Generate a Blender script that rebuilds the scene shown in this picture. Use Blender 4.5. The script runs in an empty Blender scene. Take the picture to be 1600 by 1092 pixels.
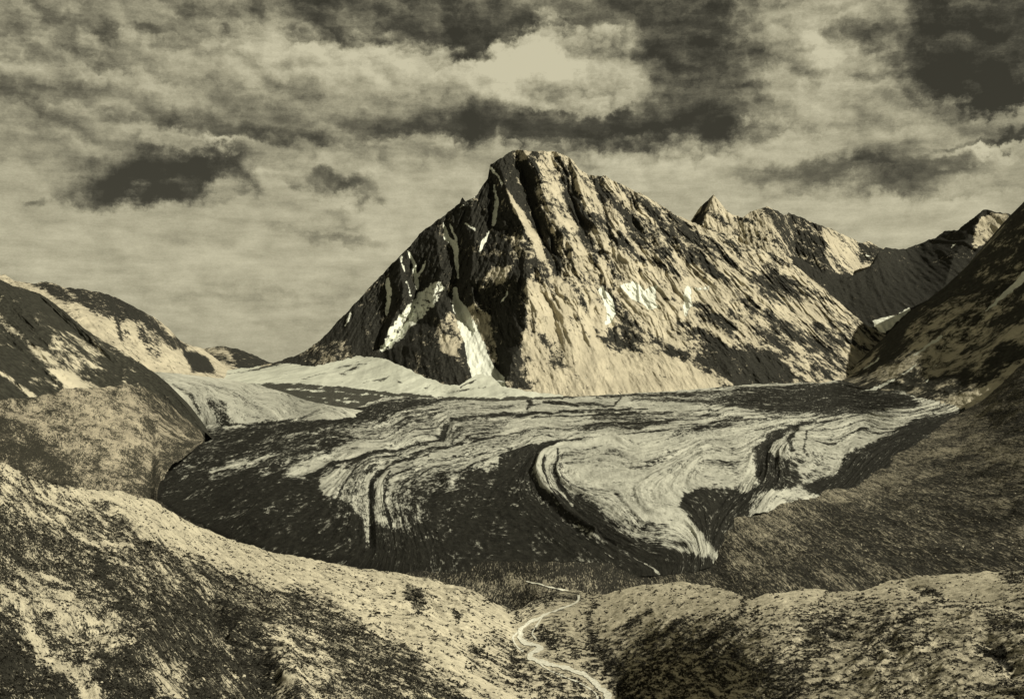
import bpy, math, random
import numpy as np
from mathutils.geometry import delaunay_2d_cdt
from mathutils import Vector

# ------------------------------------------------------------------ camera, sky, sun
C = bpy.context.scene
COL = C.collection
F = 1600 * 40 / 36.0          # focal length in photo pixels
VH = 520.0                    # horizon row in the photo
HC = 400.0                    # eye height over the valley floor (m)

cam_d = bpy.data.cameras.new('camera')
cam_d.lens = 40; cam_d.sensor_width = 36; cam_d.sensor_fit = 'HORIZONTAL'
cam_d.shift_y = -(546 - VH) / 1600.0
cam_d.clip_start = 1; cam_d.clip_end = 200000
cam = bpy.data.objects.new('camera', cam_d); COL.objects.link(cam)
cam.location = (0, 0, HC); cam.rotation_euler = (math.radians(90), 0, 0)
C.camera = cam

SUN_EL = math.radians(39); SUN_AZ = math.radians(118)     # azimuth clockwise from the view direction
S = Vector((math.cos(SUN_EL) * math.sin(SUN_AZ), math.cos(SUN_EL) * math.cos(SUN_AZ), math.sin(SUN_EL)))
sun_d = bpy.data.lights.new('sun', 'SUN'); sun_d.energy = 4.8; sun_d.angle = math.radians(0.53)
sun_d.color = (1.0, 0.93, 0.765)
sun = bpy.data.objects.new('sun', sun_d); COL.objects.link(sun)
sun.rotation_euler = S.to_track_quat('Z', 'Y').to_euler(); sun.location = S * 3000
C.view_settings.view_transform = 'Standard'; C.view_settings.look = 'None'
C.view_settings.exposure = 0.1; C.view_settings.gamma = 1


class NT:
    """small helper for building node trees"""
    def __init__(s, tree): s.t = tree
    def n(s, typ, ins=None, **kw):
        d = s.t.nodes.new(typ)
        for k, v in kw.items(): setattr(d, k, v)
        if ins:
            for k, v in ins.items():
                if isinstance(v, bpy.types.NodeSocket): s.t.links.new(v, d.inputs[k])
                else: d.inputs[k].default_value = v
        return d
    def m(s, op, a, b=None, c=None, clamp=False):
        ins = {0: a}
        if b is not None: ins[1] = b
        if c is not None: ins[2] = c
        return s.n('ShaderNodeMath', ins, operation=op, use_clamp=clamp).outputs[0]
    def noise(s, vec, scale, detail=6, rough=.6, lac=2.0, dist=0, out=0):
        return s.n('ShaderNodeTexNoise', {'Vector': vec, 'Scale': scale, 'Detail': detail, 'Roughness': rough,
                                          'Lacunarity': lac, 'Distortion': dist}).outputs[out]
    def mr(s, v, a, b, c=0., d=1., smooth=True):
        return s.n('ShaderNodeMapRange', {0: v, 1: a, 2: b, 3: c, 4: d},
                   interpolation_type='SMOOTHSTEP' if smooth else 'LINEAR').outputs[0]
    def mix(s, f, a, b):
        d = s.n('ShaderNodeMix', data_type='RGBA')
        for i, v in ((0, f), (6, a), (7, b)):
            if isinstance(v, bpy.types.NodeSocket): s.t.links.new(v, d.inputs[i])
            else: d.inputs[i].default_value = v if i == 0 else (*v, 1)
        return d.outputs[2]
    def vec(s, op, a, b=None, scale=None):
        d = s.n('ShaderNodeVectorMath', {0: a}, operation=op)
        if b is not None:
            if isinstance(b, bpy.types.NodeSocket): s.t.links.new(b, d.inputs[1])
            else: d.inputs[1].default_value = b
        if scale is not None: d.inputs['Scale'].default_value = scale
        return d.outputs['Value'] if op == 'LENGTH' else d.outputs[0]


def p2ae(u, v):
    x = (u - 800) / F; z = (VH - v) / F
    return math.degrees(math.atan2(x, 1)), math.degrees(math.atan2(z, math.hypot(x, 1)))


W = bpy.data.worlds.new('World'); C.world = W; W.use_nodes = True
W.node_tree.nodes.clear(); N = NT(W.node_tree)
tc = N.n('ShaderNodeTexCoord').outputs['Generated']
sep = N.n('ShaderNodeSeparateXYZ', {0: tc}).outputs
az = N.m('MULTIPLY', N.m('ARCTAN2', sep[0], sep[1]), 180 / math.pi)
el = N.m('MULTIPLY', N.m('ARCSINE', sep[2]), 180 / math.pi)
P0 = N.n('ShaderNodeCombineXYZ', {0: az, 1: el, 2: 0.}).outputs[0]
Pst = N.vec('MULTIPLY', P0, (.62, 1.3, 1))
def n2(vec_, sc, det, rg, out=0):
    return N.n('ShaderNodeTexNoise', {'Vector': vec_, 'Scale': sc, 'Detail': det, 'Roughness': rg}, noise_dimensions='2D').outputs[out]
w1 = N.vec('SUBTRACT', n2(Pst, .30, 2, .5, 1), (.5, .5, .5))
w2 = N.vec('SUBTRACT', n2(P0, 1.5, 6, .66, 1), (.5, .5, .5))
w3 = N.vec('SUBTRACT', n2(P0, .62, 2, .6, 1), (.5, .5, .5))
P1 = N.vec('ADD', N.vec('ADD', P0, N.vec('MULTIPLY', w1, (4.2, 1.3, 0))), N.vec('ADD', N.vec('MULTIPLY', w2, (1.3, 1.0, 0)), N.vec('MULTIPLY', w3, (2.2, .9, 0))))
def billow(vec_):
    a_ = N.m('ABSOLUTE', N.m('SUBTRACT', n2(vec_, .38, 1, .5), .5))
    b_ = N.m('ABSOLUTE', N.m('SUBTRACT', n2(vec_, 1.1, 3, .6), .5))
    return N.m('MULTIPLY_ADD', b_, .55, N.m('MULTIPLY', a_, 1.3))
PB = N.vec('ADD', N.vec('MULTIPLY', P0, (.8, 1.2, 1)), N.vec('MULTIPLY', w2, (.8, .8, 0)))
bl0 = billow(PB); bl1 = billow(N.vec('ADD', PB, (.32, .42, 0)))
emb = N.m('SUBTRACT', bl0, bl1)
P1 = N.vec('ADD', P1, N.vec('MULTIPLY', N.n('ShaderNodeCombineXYZ', {0: bl0, 1: bl0, 2: 0.}).outputs[0], (1.2, -2.0, 0)))
P1 = N.vec('ADD', P1, (-.35, .50, 0))
# cloud masses: (u, v, half width, half height, tilt deg, tone change, core 0..1)
CL = [
 (590, 5, 230, 56, -4, -.44, .40), (745, 62, 62, 34, 12, -.42, .3), (690, 70, 90, 14, -5, -.2, .2), (960, 20, 210, 62, 4, -.32, .3),
 (1070, 110, 150, 110, -10, -.42, .05), (1150, 170, 130, 30, -5, -.36, .1), (800, 188, 300, 32, -2, -.62, .3), (1100, 60, 130, 90, 0, -.16, .0),
 (650, 195, 120, 22, 0, -.15, .1), (1060, 205, 170, 40, 2, -.32, .1), (245, 268, 140, 42, 6, -.80, .35), (190, 290, 75, 24, 0, -.3, .3), (330, 250, 110, 34, 10, -.30, .1),
 (330, 178, 210, 30, -3, -.40, .1), (400, 205, 110, 13, -2, -.30, .1), (510, 288, 62, 20, -4, -.60, .25), (560, 225, 150, 30, 0, -.14, .1),
 (530, 362, 80, 14, -4, -.34, .1), (520, 335, 40, 10, 0, -.2, .1), (30, 135, 110, 26, 0, -.34, .1), (160, 90, 130, 22, -5, -.18, .1),
 (60, 200, 120, 40, 0, -.14, .1), (1530, 40, 104, 98, 0, -.66, .66), (1500, 110, 60, 40, 10, -.25, .3), (1556, 152, 38, 26, 10, -.75, .5), (1340, 45, 52, 22, -8, -.40, .15),
 (1350, 100, 30, 22, -30, -.2, .1), (1350, 268, 190, 28, -3, -.52, .2), (1375, 240, 60, 26, 0, -.32, .2), (1560, 218, 100, 11, 2, -.50, .2), (1560, 190, 90, 30, 0, -.2, .1),
 (60, 314, 26, 10, 0, -.3, .1), (1400, 170, 120, 40, 0, -.10, .1), (180, 20, 230, 40, 0, -.20, .1), (420, 460, 260, 12, -2, -.10, .1), (150, 45, 50, 20, 20, -.2, .1),
 (885, 105, 112, 56, -4, .46, .86), (820, 76, 44, 32, 0, .24, .6), (940, 100, 50, 34, 0, .12, .5), (900, 135, 90, 20, 4, -.16, .2), (870, 142, 100, 20, 0, -.30, .1), (900, 95, 30, 14, -20, -.14, .1), (845, 92, 26, 10, 20, -.12, .1), (340, 70, 120, 30, 0, .14, .2), (600, 96, 230, 36, -2, .30, .3),
 (200, 130, 130, 26, 0, .12, .1), (1270, 100, 100, 120, 0, .16, .3), (1490, 148, 50, 14, 10, .25, .3), (1520, 240, 60, 10, 0, .3, .3), (640, 330, 220, 80, -20, .16, .0), (1050, 262, 300, 40, 8, .16, .0), (1300, 335, 300, 60, 0, .14, .0), (300, 400, 400, 60, 0, .06, .0),
 (1000, 250, 260, 26, 5, .14, .1), (330, 218, 50, 8, 0, .3, .2),
]
acc = N.mr(el, 2., 14., .90, .76)
for (cu, cv, ru, rv, ang, wt, core) in CL:
    a, e = p2ae(cu, cv)
    k = math.degrees(1 / F)
    mp = N.n('ShaderNodeMapping', {0: P1, 1: (a, e, 0), 2: (0, 0, math.radians(ang)), 3: (ru * k * 1.25, rv * k * 1.25, 1)},
             vector_type='TEXTURE').outputs[0]
    acc = N.m('MULTIPLY_ADD', N.mr(N.vec('LENGTH', mp), 1.1, core * .9), wt, acc)
fb = N.m('SUBTRACT', n2(Pst, .55, 6, .62), .5)
fs = N.m('SUBTRACT', n2(N.vec('MULTIPLY', P0, (.4, 2.4, 1)), 1.1, 6, .65), .5)
gr = N.m('SUBTRACT', n2(N.vec('MULTIPLY', P0, (.6, 1.3, 1)), 14, 2, .8), .5)
acc = N.m('MULTIPLY_ADD', fb, .55, acc)
acc = N.m('MULTIPLY_ADD', emb, N.mr(el, 5., 13., .15, 1.15), acc)
fc = N.m('SUBTRACT', n2(N.vec('MULTIPLY', P0, (.8, 1.1, 1)), 1.2, 6, .66), .5)
acc = N.m('MULTIPLY_ADD', fc, .26, acc)
acc = N.m('MULTIPLY_ADD', fs, .34, acc)
acc = N.m('MULTIPLY_ADD', gr, .22, acc)
over = N.mr(el, 22., 42.)                          # unseen sky overhead, darkened to cut the fill light
acc = N.m('ADD', N.m('MULTIPLY', acc, N.m('SUBTRACT', 1., over)), N.m('MULTIPLY', over, N.m('MULTIPLY_ADD', fb, .3, .16)))
ramp = N.n('ShaderNodeValToRGB', {0: N.m('MULTIPLY', acc, .75)})
cr = ramp.color_ramp
stops = [(0.0, (.024, .0228, .0168)), (.15, (.050, .0470, .034)), (.315, (.116, .1075, .074)), (.465, (.218, .202, .137)), (.62, (.350, .324, .219)), (.90, (.57, .530, .370))]
cr.elements[0].position = 0; cr.elements[1].position = .9
for p, c in stops[1:-1]: cr.elements.new(p)
for e_, (p, c) in zip(cr.elements, stops): e_.position = p; e_.color = (*c, 1)
sky = N.n('ShaderNodeTexSky', sky_type='NISHITA', sun_disc=False, sun_elevation=SUN_EL, sun_rotation=SUN_AZ, altitude=900, dust_density=2.0)
skb = N.n('ShaderNodeRGBToBW', {0: sky.outputs[0]}).outputs[0]
skc = N.vec('MULTIPLY', N.n('ShaderNodeCombineXYZ', {0: skb, 1: skb, 2: skb}).outputs[0], (1.0, .94, .66))
fin = N.mix(.06, N.vec('SCALE', ramp.outputs[0], scale=10.0), skc)
bg = N.n('ShaderNodeBackground', {0: fin, 1: .1})
N.n('ShaderNodeOutputWorld', {0: bg.outputs[0]})

# ------------------------------------------------------------------ numeric helpers
rs = np.random.RandomState(7)
_G = rs.uniform(0, 2 * np.pi, (256, 256)); _GX = np.cos(_G); _GY = np.sin(_G)

def noise2(x, y, seed=0):
    x = x + seed * 37.17; y = y + seed * 91.73
    xi = np.floor(x).astype(np.int64); yi = np.floor(y).astype(np.int64)
    fx = x - xi; fy = y - yi
    sx = fx * fx * fx * (fx * (fx * 6 - 15) + 10); sy = fy * fy * fy * (fy * (fy * 6 - 15) + 10)
    def g(a, b, dx, dy):
        i = (xi + a) & 255; j = (yi + b) & 255
        return _GX[i, j] * dx + _GY[i, j] * dy
    n00 = g(0, 0, fx, fy); n10 = g(1, 0, fx - 1, fy); n01 = g(0, 1, fx, fy - 1); n11 = g(1, 1, fx - 1, fy - 1)
    a = n00 + sx * (n10 - n00); b = n01 + sx * (n11 - n01)
    return (a + sy * (b - a)) * 1.5

def fbm(x, y, octs=5, seed=0, gain=.5, ridged=False):
    s = 0; a = 1; t = 0
    for o in range(octs):
        n = noise2(x, y, seed + o * 3)
        if ridged: n = 1 - 2 * np.abs(n) * 1.3
        s = s + a * n; t += a; a *= gain; x, y = x * 1.97 + y * .25, y * 1.97 - x * .25
    return s / t

def TPS(pts):
    p = np.array(pts, float); q = p[:, :2] / 500.0; val = p[:, 2]; n = len(q)
    def K(a, b):
        r2 = ((a[:, None] - b[None]) ** 2).sum(-1)
        return .5 * r2 * np.log(np.maximum(r2, 1e-12))
    A = np.zeros((n + 3, n + 3)); A[:n, :n] = K(q, q) + np.eye(n) * 1e-4
    A[:n, n] = 1; A[:n, n + 1:] = q; A[n:, :n] = A[:n, n:].T
    w = np.linalg.solve(A, np.r_[val, 0, 0, 0])
    def f(u, v):
        sh = np.shape(u); e = np.c_[np.ravel(u), np.ravel(v)] / 500.0; out = np.empty(len(e))
        for i in range(0, len(e), 40000):
            b = e[i:i + 40000]; out[i:i + 40000] = K(b, q) @ w[:n] + w[n] + b @ w[n + 1:]
        return out.reshape(sh)
    return f

def curve(pts):
    p = np.array(pts, float)
    return lambda u: np.interp(u, p[:, 0], p[:, 1])

def tri_field(lines, u, v, default=0.0):
    """linear interpolation over a constrained triangulation of ridge / gully lines [(u,v,value),...]"""
    vs, es, val = [], [], []
    for ln in lines:
        for i, p in enumerate(ln):
            vs.append(Vector((p[0], p[1]))); val.append(p[2])
            if i: es.append((len(vs) - 2, len(vs) - 1))
    val = np.array(val, float)
    o = delaunay_2d_cdt(vs, es, [], 0, 1e-4)
    ov, tris, orig = o[0], o[2], o[3]
    vv = np.array([(a.x, a.y) for a in ov])
    nv = np.array([val[k].mean() if len(k) else np.nan for k in [list(q) for q in orig]])
    src = np.array([(a.x, a.y) for a in vs])
    for i in np.where(np.isnan(nv))[0]:
        d = ((src - vv[i]) ** 2).sum(1); k = np.argsort(d)[:2]; nv[i] = val[k].mean()
    U = np.ravel(u); V = np.ravel(v); out = np.full(U.shape, default, float)
    for t in tris:
        a, b, c = vv[list(t)]
        lo = np.minimum(np.minimum(a, b), c) - .01; hi = np.maximum(np.maximum(a, b), c) + .01
        ix = np.where((U >= lo[0]) & (U <= hi[0]) & (V >= lo[1]) & (V <= hi[1]))[0]
        if not len(ix): continue
        den = (b[1] - c[1]) * (a[0] - c[0]) + (c[0] - b[0]) * (a[1] - c[1])
        if abs(den) < 1e-9: continue
        l1 = ((b[1] - c[1]) * (U[ix] - c[0]) + (c[0] - b[0]) * (V[ix] - c[1])) / den
        l2 = ((c[1] - a[1]) * (U[ix] - c[0]) + (a[0] - c[0]) * (V[ix] - c[1])) / den
        l3 = 1 - l1 - l2; ok = (l1 >= -1e-4) & (l2 >= -1e-4) & (l3 >= -1e-4)
        out[ix[ok]] = (l1 * nv[t[0]] + l2 * nv[t[1]] + l3 * nv[t[2]])[ok]
    return out.reshape(np.shape(u))

def seg_dist(U, V, pts):
    """distance to a polyline and the running parameter of the nearest point"""
    best = np.full(np.shape(U), 1e9); par = np.zeros(np.shape(U))
    for i in range(len(pts) - 1):
        ax, ay = pts[i][:2]; bx, by = pts[i + 1][:2]; dx, dy = bx - ax, by - ay; L = dx * dx + dy * dy + 1e-9
        t = np.clip(((U - ax) * dx + (V - ay) * dy) / L, 0, 1)
        d = np.hypot(U - ax - t * dx, V - ay - t * dy); k = d < best
        best = np.where(k, d, best); par = np.where(k, i + t, par)
    return best, par

def sstep(a, b, x):
    t = np.clip((x - a) / (b - a), 0, 1); return t * t * (3 - 2 * t)

def poly_mask(U, V, pts, feather):
    ins = np.zeros(np.shape(U), bool); n = len(pts)
    for i in range(n):
        ax, ay = pts[i]; bx, by = pts[(i + 1) % n]
        c = ((ay > V) != (by > V)) & (U < (bx - ax) * (V - ay) / (by - ay + 1e-12) + ax)
        ins ^= c
    d, _ = seg_dist(U, V, list(pts) + [pts[0]])
    return sstep(-feather, feather, np.where(ins, d, -d))

def line_mask(U, V, pts, feather):
    d, par = seg_dist(U, V, pts)
    w = np.interp(par, range(len(pts)), [p[2] for p in pts]) / 2
    return sstep(feather, -feather, d - w)

def paint(arr, U, V, ops, warp=5, wscale=28, seed=3):
    wu = U + warp * fbm(U / wscale, V / wscale, 4, seed, .6); wv = V + warp * fbm(U / wscale, V / wscale, 4, seed + 20, .6)
    for op in ops:
        if op[0] == 'p': m = poly_mask(wu, wv, op[1], op[2])
        else: m = line_mask(wu, wv, op[1], op[2])
        val = op[3]; k = op[4] if len(op) > 4 else 1
        arr = arr + (val - arr) * m * k
    return arr

def to_world(u, v, y):
    return np.stack([(u - 800) / F * y, y, HC + (VH - v) / F * y], -1)

def grid_mesh(name, P, attrs, mat, fmask=None):
    nr, nc = P.shape[:2]
    idx = np.arange(nr * nc).reshape(nr, nc)
    q = np.stack([idx[:-1, :-1], idx[1:, :-1], idx[1:, 1:], idx[:-1, 1:]], -1).reshape(-1, 4)
    if fmask is not None: q = q[fmask.ravel()]
    used = np.unique(q); remap = np.zeros(nr * nc, np.int64); remap[used] = np.arange(len(used)); q = remap[q]
    V_ = P.reshape(-1, 3)[used]
    me = bpy.data.meshes.new(name)
    me.vertices.add(len(V_)); me.vertices.foreach_set('co', V_.astype(np.float32).ravel())
    me.loops.add(q.size); me.loops.foreach_set('vertex_index', q.astype(np.int32).ravel())
    me.polygons.add(len(q)); me.polygons.foreach_set('loop_start', np.arange(0, q.size, 4, dtype=np.int32))
    me.update(calc_edges=True)
    me.polygons.foreach_set('use_smooth', np.ones(len(q), bool))
    for k, a in attrs.items():
        a = a.reshape(nr * nc, -1)[used].astype(np.float32)
        if a.shape[1] == 1: t = me.attributes.new(k, 'FLOAT', 'POINT'); t.data.foreach_set('value', a.ravel())
        else: t = me.attributes.new(k, 'FLOAT_VECTOR', 'POINT'); t.data.foreach_set('vector', a.ravel())
    me.update(); me.materials.append(mat)
    o = bpy.data.objects.new(name, me); COL.objects.link(o)
    return o

def tag(o, label=None, cat=None, group=None, kind=None):
    for k, v in (('label', label), ('category', cat), ('group', group), ('kind', kind)):
        if v: o[k] = v
    return o

def add_back(P, attrs, n=7, dy=260., dz=190., away=(0, 1)):
    """the far side of a ridge: rows that fall away behind the crest"""
    rows = []
    for k in range(n, 0, -1):
        r = P[0].copy(); s_ = k ** 1.25
        r[:, 0] += away[0] * dy * s_; r[:, 1] += away[1] * dy * s_
        r[:, 2] -= dz * s_ * (1 - .25 / k); rows.append(r)
    P2 = np.concatenate([np.array(rows), P], 0)
    A2 = {}
    for k, a in attrs.items():
        b = np.repeat(a[:1], n, 0).copy()
        if k == 'flow': b = b + (np.arange(n, 0, -1)[:, None, None] * np.array([.0, 3., 0.]))
        if k == 'snow': b = b * 0
        A2[k] = np.concatenate([b, a], 0)
    return P2, A2

# ------------------------------------------------------------------ materials
LIGHT = (.51, .468, .350); DARK = (.024, .0240, .0195); SNOW = (.78, .81, .70)

def terrain_mat(name, fsq=(1, 1, 1), onflow=False, light=LIGHT, dark=DARK, soft=.12, gain=1.8, bump=6.0, bscale=1.0, fine=.05, fine_amt=.35, snowc=SNOW, rough=.95):
    m = bpy.data.materials.new(name); m.use_nodes = True; m.node_tree.nodes.clear(); n = NT(m.node_tree)
    fl = n.n('ShaderNodeAttribute', attribute_name='flow').outputs['Vector']
    cov = n.n('ShaderNodeAttribute', attribute_name='cover').outputs['Fac']
    sn = n.n('ShaderNodeAttribute', attribute_name='snow').outputs['Fac']
    pos = n.n('ShaderNodeNewGeometry').outputs['Position']
    n1 = n.noise(fl, 1.0, 9, .66)
    n2 = n.noise(fl, 4.3, 5, .7)
    nf = n.noise(n.vec('MULTIPLY', fl if onflow else pos, fsq), fine, 6, .7)
    a = n.m('MULTIPLY', n.m('SUBTRACT', n1, .5), gain)
    a = n.m('MULTIPLY_ADD', n.m('SUBTRACT', n2, .5), gain * fine_amt * 1.6, a)
    a = n.m('MULTIPLY_ADD', n.m('SUBTRACT', nf, .5), gain * fine_amt, a)
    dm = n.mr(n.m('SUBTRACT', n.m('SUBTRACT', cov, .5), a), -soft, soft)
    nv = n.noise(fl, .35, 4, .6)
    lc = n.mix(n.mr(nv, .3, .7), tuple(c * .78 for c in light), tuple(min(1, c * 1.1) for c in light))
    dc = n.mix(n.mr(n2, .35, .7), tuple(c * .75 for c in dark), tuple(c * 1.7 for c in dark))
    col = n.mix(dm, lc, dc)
    sm = n.mr(n.m('SUBTRACT', n.m('SUBTRACT', sn, .5), n.m('MULTIPLY', a, .55)), -.08, .08)
    sc = n.mix(n.mr(n2, .3, .7), tuple(c * .8 for c in snowc), snowc)
    col = n.mix(sm, col, sc)
    hgt = n.m('ADD', n.m('MULTIPLY', n1, 1.0), n.m('MULTIPLY', nf, .5))
    hgt = n.m('MULTIPLY', hgt, n.m('SUBTRACT', 1.0, n.m('MULTIPLY', sm, .8)))
    bp = n.n('ShaderNodeBump', {'Strength': 1.0, 'Distance': bump, 'Height': hgt}).outputs[0]
    b = n.n('ShaderNodeBsdfPrincipled', {'Base Color': col, 'Roughness': rough, 'Specular IOR Level': .12, 'Normal': bp})
    n.n('ShaderNodeOutputMaterial', {0: b.outputs[0]})
    return m

def rot_flow(A, B, C_, deg, along, across):
    """noise coordinates stretched along a direction in the (A,B) plane; sizes in metres"""
    c, s_ = math.cos(math.radians(deg)), math.sin(math.radians(deg))
    return np.stack([(A * c + B * s_) / along, (-A * s_ + B * c) / across, C_ / along], -1)

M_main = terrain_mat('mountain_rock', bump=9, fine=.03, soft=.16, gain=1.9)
M_far = terrain_mat('distant_rock', bump=12, fine=.02, gain=1.9)
M_wall = terrain_mat('slope_rock', light=(.56, .52, .39), dark=(.030, .030, .023), bump=8, fine=.05, soft=.2)
M_hill = terrain_mat('tundra', onflow=True, fsq=(1.1, 1.0, .3), light=(.57, .53, .395), dark=(.024, .0235, .018), bump=1.2, fine=3.2, fine_amt=.9, soft=.24, gain=1.9)
M_mid = terrain_mat('moraine_slope', onflow=True, fsq=(1, 1, 1), light=(.33, .305, .225), dark=(.022, .0215, .017), bump=2.0, fine=3.4, fine_amt=1.1, gain=1.7, soft=.34)
M_fan = terrain_mat('talus', onflow=True, fsq=(1.6, .75, .3), light=(.38, .345, .255), dark=(.028, .027, .020), bump=2.0, fine=3.2, fine_amt=.9, gain=1.6, soft=.2)
M_ice = terrain_mat('glacier_ice', fsq=(1, .35, 1), light=(.47, .475, .40), dark=(.014, .0140, .0110), bump=5, fine=.09, fine_amt=.7, soft=.26, gain=1.6, rough=.8, snowc=(.5, .52, .45))
M_neve = terrain_mat('snow', light=(.58, .60, .50), dark=(.05, .05, .04), bump=4, fine=.06, fine_amt=.2, rough=.8)

# ------------------------------------------------------------------ generic column surface
def surface(name, u0, u1, nc, nr, top, bot, w, mat, label, cat, jag=2.0, jagscale=18, relief=None, zfun=None, cover=.5, cops=(), snow=0., sops=(),
            flow=(0, 60, 20, 'xz'), back=(7, 260, 190), warp=6, tpow=1.0, seed=1, fmask=None, rock=(0, 1), awayx=0, getter=None, mott=(.35, .22), covf=None):
    u = np.linspace(u0, u1, nc); vt = top(u); vb = bot(u)
    if jag: vt = vt + jag * (fbm(u / jagscale, u * 0 + seed, 5, seed, .65) * 2.0)
    t = np.linspace(0, 1, nr)[:, None] ** tpow
    U = np.repeat(u[None], nr, 0); V = vt[None] + (vb - vt)[None] * t
    y = 1.0 / w(U, V)
    if relief is not None: y = y - relief(U, V, y, t)
    P = to_world(U, V, y)
    if rock[0]:
        X, Z = P[..., 0], P[..., 2]
        d = fbm(X / rock[1] + .3 * Z / rock[1], Z / (rock[1] * 2.2) , 6, seed + 5, .55, True) * rock[0]
        d *= sstep(0, .03, t) * .85 + .15
        P = to_world(U, V, P[..., 1] - d)
    if zfun is not None: P[..., 2] += zfun(U, V, P)
    cv = paint(np.full(U.shape, float(cover)), U, V, cops, warp, seed=seed + 2)
    sn = paint(np.full(U.shape, float(snow)), U, V, sops, warp * .6, 14, seed=seed + 4)
    X, Y, Z = P[..., 0], P[..., 1], P[..., 2]
    if callable(flow): fl = flow(U, V, P)
    elif flow[3] == 'xz': fl = rot_flow(X, Z, Y, flow[0], flow[1], flow[2])
    else: fl = rot_flow(X, Y, Z, flow[0], flow[1], flow[2])
    f2 = fl * mott[1]
    mo = fbm(f2[..., 0] + f2[..., 2] * .7, f2[..., 1], 5, seed + 60, .6) * mott[0] * 2.2
    cv = cv + mo * (1 - np.abs(cv - .5) * 1.0)
    if covf is not None: cv = cv + covf(U, V, P) * (cv < .7)
    sn = sn + (sn > .02) * fbm(U / 6, V / 6, 3, seed + 71, .6) * .45
    at = {'cover': cv, 'snow': sn, 'flow': fl}
    if getter is not None: getter.update(U=U, V=V, P=P, cover=cv)
    if back:
        P, at = add_back(P, at, *back, away=(awayx, 1)); fm = None
    objs = []
    if fmask is None: objs.append(grid_mesh(name, P, at, mat))
    else:
        mk = fmask(U[:-1, :-1], V[:-1, :-1])
        if back: mk = np.concatenate([np.repeat(mk[:1], back[0], 0), mk], 0)
        objs += [grid_mesh(name, P, at, mat, mk), grid_mesh(name, P, at, mat, ~mk)]
    for o, l in zip(objs, label if isinstance(label, list) else [label]): tag(o, l, cat, kind='structure')
    return objs

def ground_flow(slope, along, across):
    def f(U, V, P):
        y = P[..., 1] / F
        B = np.cumsum(np.gradient(V, axis=0) * y, 0)
        du = np.gradient(U, axis=1) * y
        A = np.cumsum(du, 1); H = np.cumsum(du * slope(U), 1)
        q = 3.0 * fbm(A / 60, B / 40, 3, 301)
        return np.stack([(A + .8 * B) / along, (B - H + q) / across, P[..., 2] / 60], -1)
    return f
def W_(pts):      # control points with depth
    return TPS([(a, b, 1000.0 / c) for a, b, c in pts])
def inv(f): return lambda u, v: np.maximum(f(u, v), .02) / 1000.0
def WZ(pts):      # control points with height over the valley floor
    return TPS([(a, b, 1000.0 / ((HC - z) * F / (b - VH))) for a, b, z in pts])

# ------------------------------------------------------------------ the ground sheet under everything
gm = bpy.data.meshes.new('ground')
gx = np.linspace(-60000, 60000, 61); gy = np.linspace(-12000, 60000, 37)
GX_, GY_ = np.meshgrid(gx, gy)
GZ_ = -40 - 2.4e-6 * np.maximum(0, np.hypot(GX_, GY_) - 8000) ** 2
gi = lambda j, i: j * 61 + i
gm.from_pydata(np.stack([GX_, GY_, GZ_], -1).reshape(-1, 3).tolist(), [], [(gi(j, i), gi(j, i + 1), gi(j + 1, i + 1), gi(j + 1, i)) for j in range(36) for i in range(60)])
gmat = bpy.data.materials.new('valley_gravel'); gmat.use_nodes = True
gn = NT(gmat.node_tree); gb = gmat.node_tree.nodes['Principled BSDF']
gpos = gn.n('ShaderNodeNewGeometry').outputs['Position']
gmat.node_tree.links.new(gn.mix(gn.mr(gn.noise(gpos, .01, 8, .7), .4, .6), (.10, .095, .07), (.2, .19, .13)), gb.inputs['Base Color'])
gb.inputs['Roughness'].default_value = .95
gm.materials.append(gmat)
go = bpy.data.objects.new('ground', gm); COL.objects.link(go)
tag(go, 'valley ground under the glacier and the hills', 'ground', kind='structure')

# ------------------------------------------------------------------ main peak
top_main = curve([(400, 572), (430, 566), (470, 552), (500, 532), (540, 490), (600, 425), (635, 390), (665, 357), (700, 332), (718, 318), (722, 308), (728, 316), (745, 305), (762, 280), (766, 256),
                  (785, 246), (800, 235), (850, 236), (880, 240), (893, 248), (905, 264), (920, 274), (945, 276), (990, 297), (1020, 313), (1050, 332), (1080, 347),
                  (1120, 364), (1160, 380), (1215, 400), (1250, 421), (1300, 462), (1350, 506), (1384, 524), (1420, 560)])
bot_main = curve([(400, 600), (450, 615), (600, 625), (1000, 628), (1200, 622), (1420, 610)])
w_main = inv(W_([(400, 572, 6450), (470, 552, 6500), (540, 490, 6650), (600, 425, 6750), (700, 332, 6900), (800, 235, 7050), (905, 264, 7050), (990, 297, 7050),
                 (1080, 347, 7000), (1160, 380, 6900), (1250, 421, 6900), (1384, 524, 6500), (450, 612, 5750), (600, 616, 5350), (715, 618, 5130), (800, 620, 5050), (900, 621, 4980),
                 (1050, 618, 5050), (1150, 614, 5200), (1310, 602, 5500), (1420, 600, 5800), (640, 500, 6150), (820, 430, 5950), (1000, 430, 6100), (1150, 480, 6050), (930, 520, 5600)]))
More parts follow.
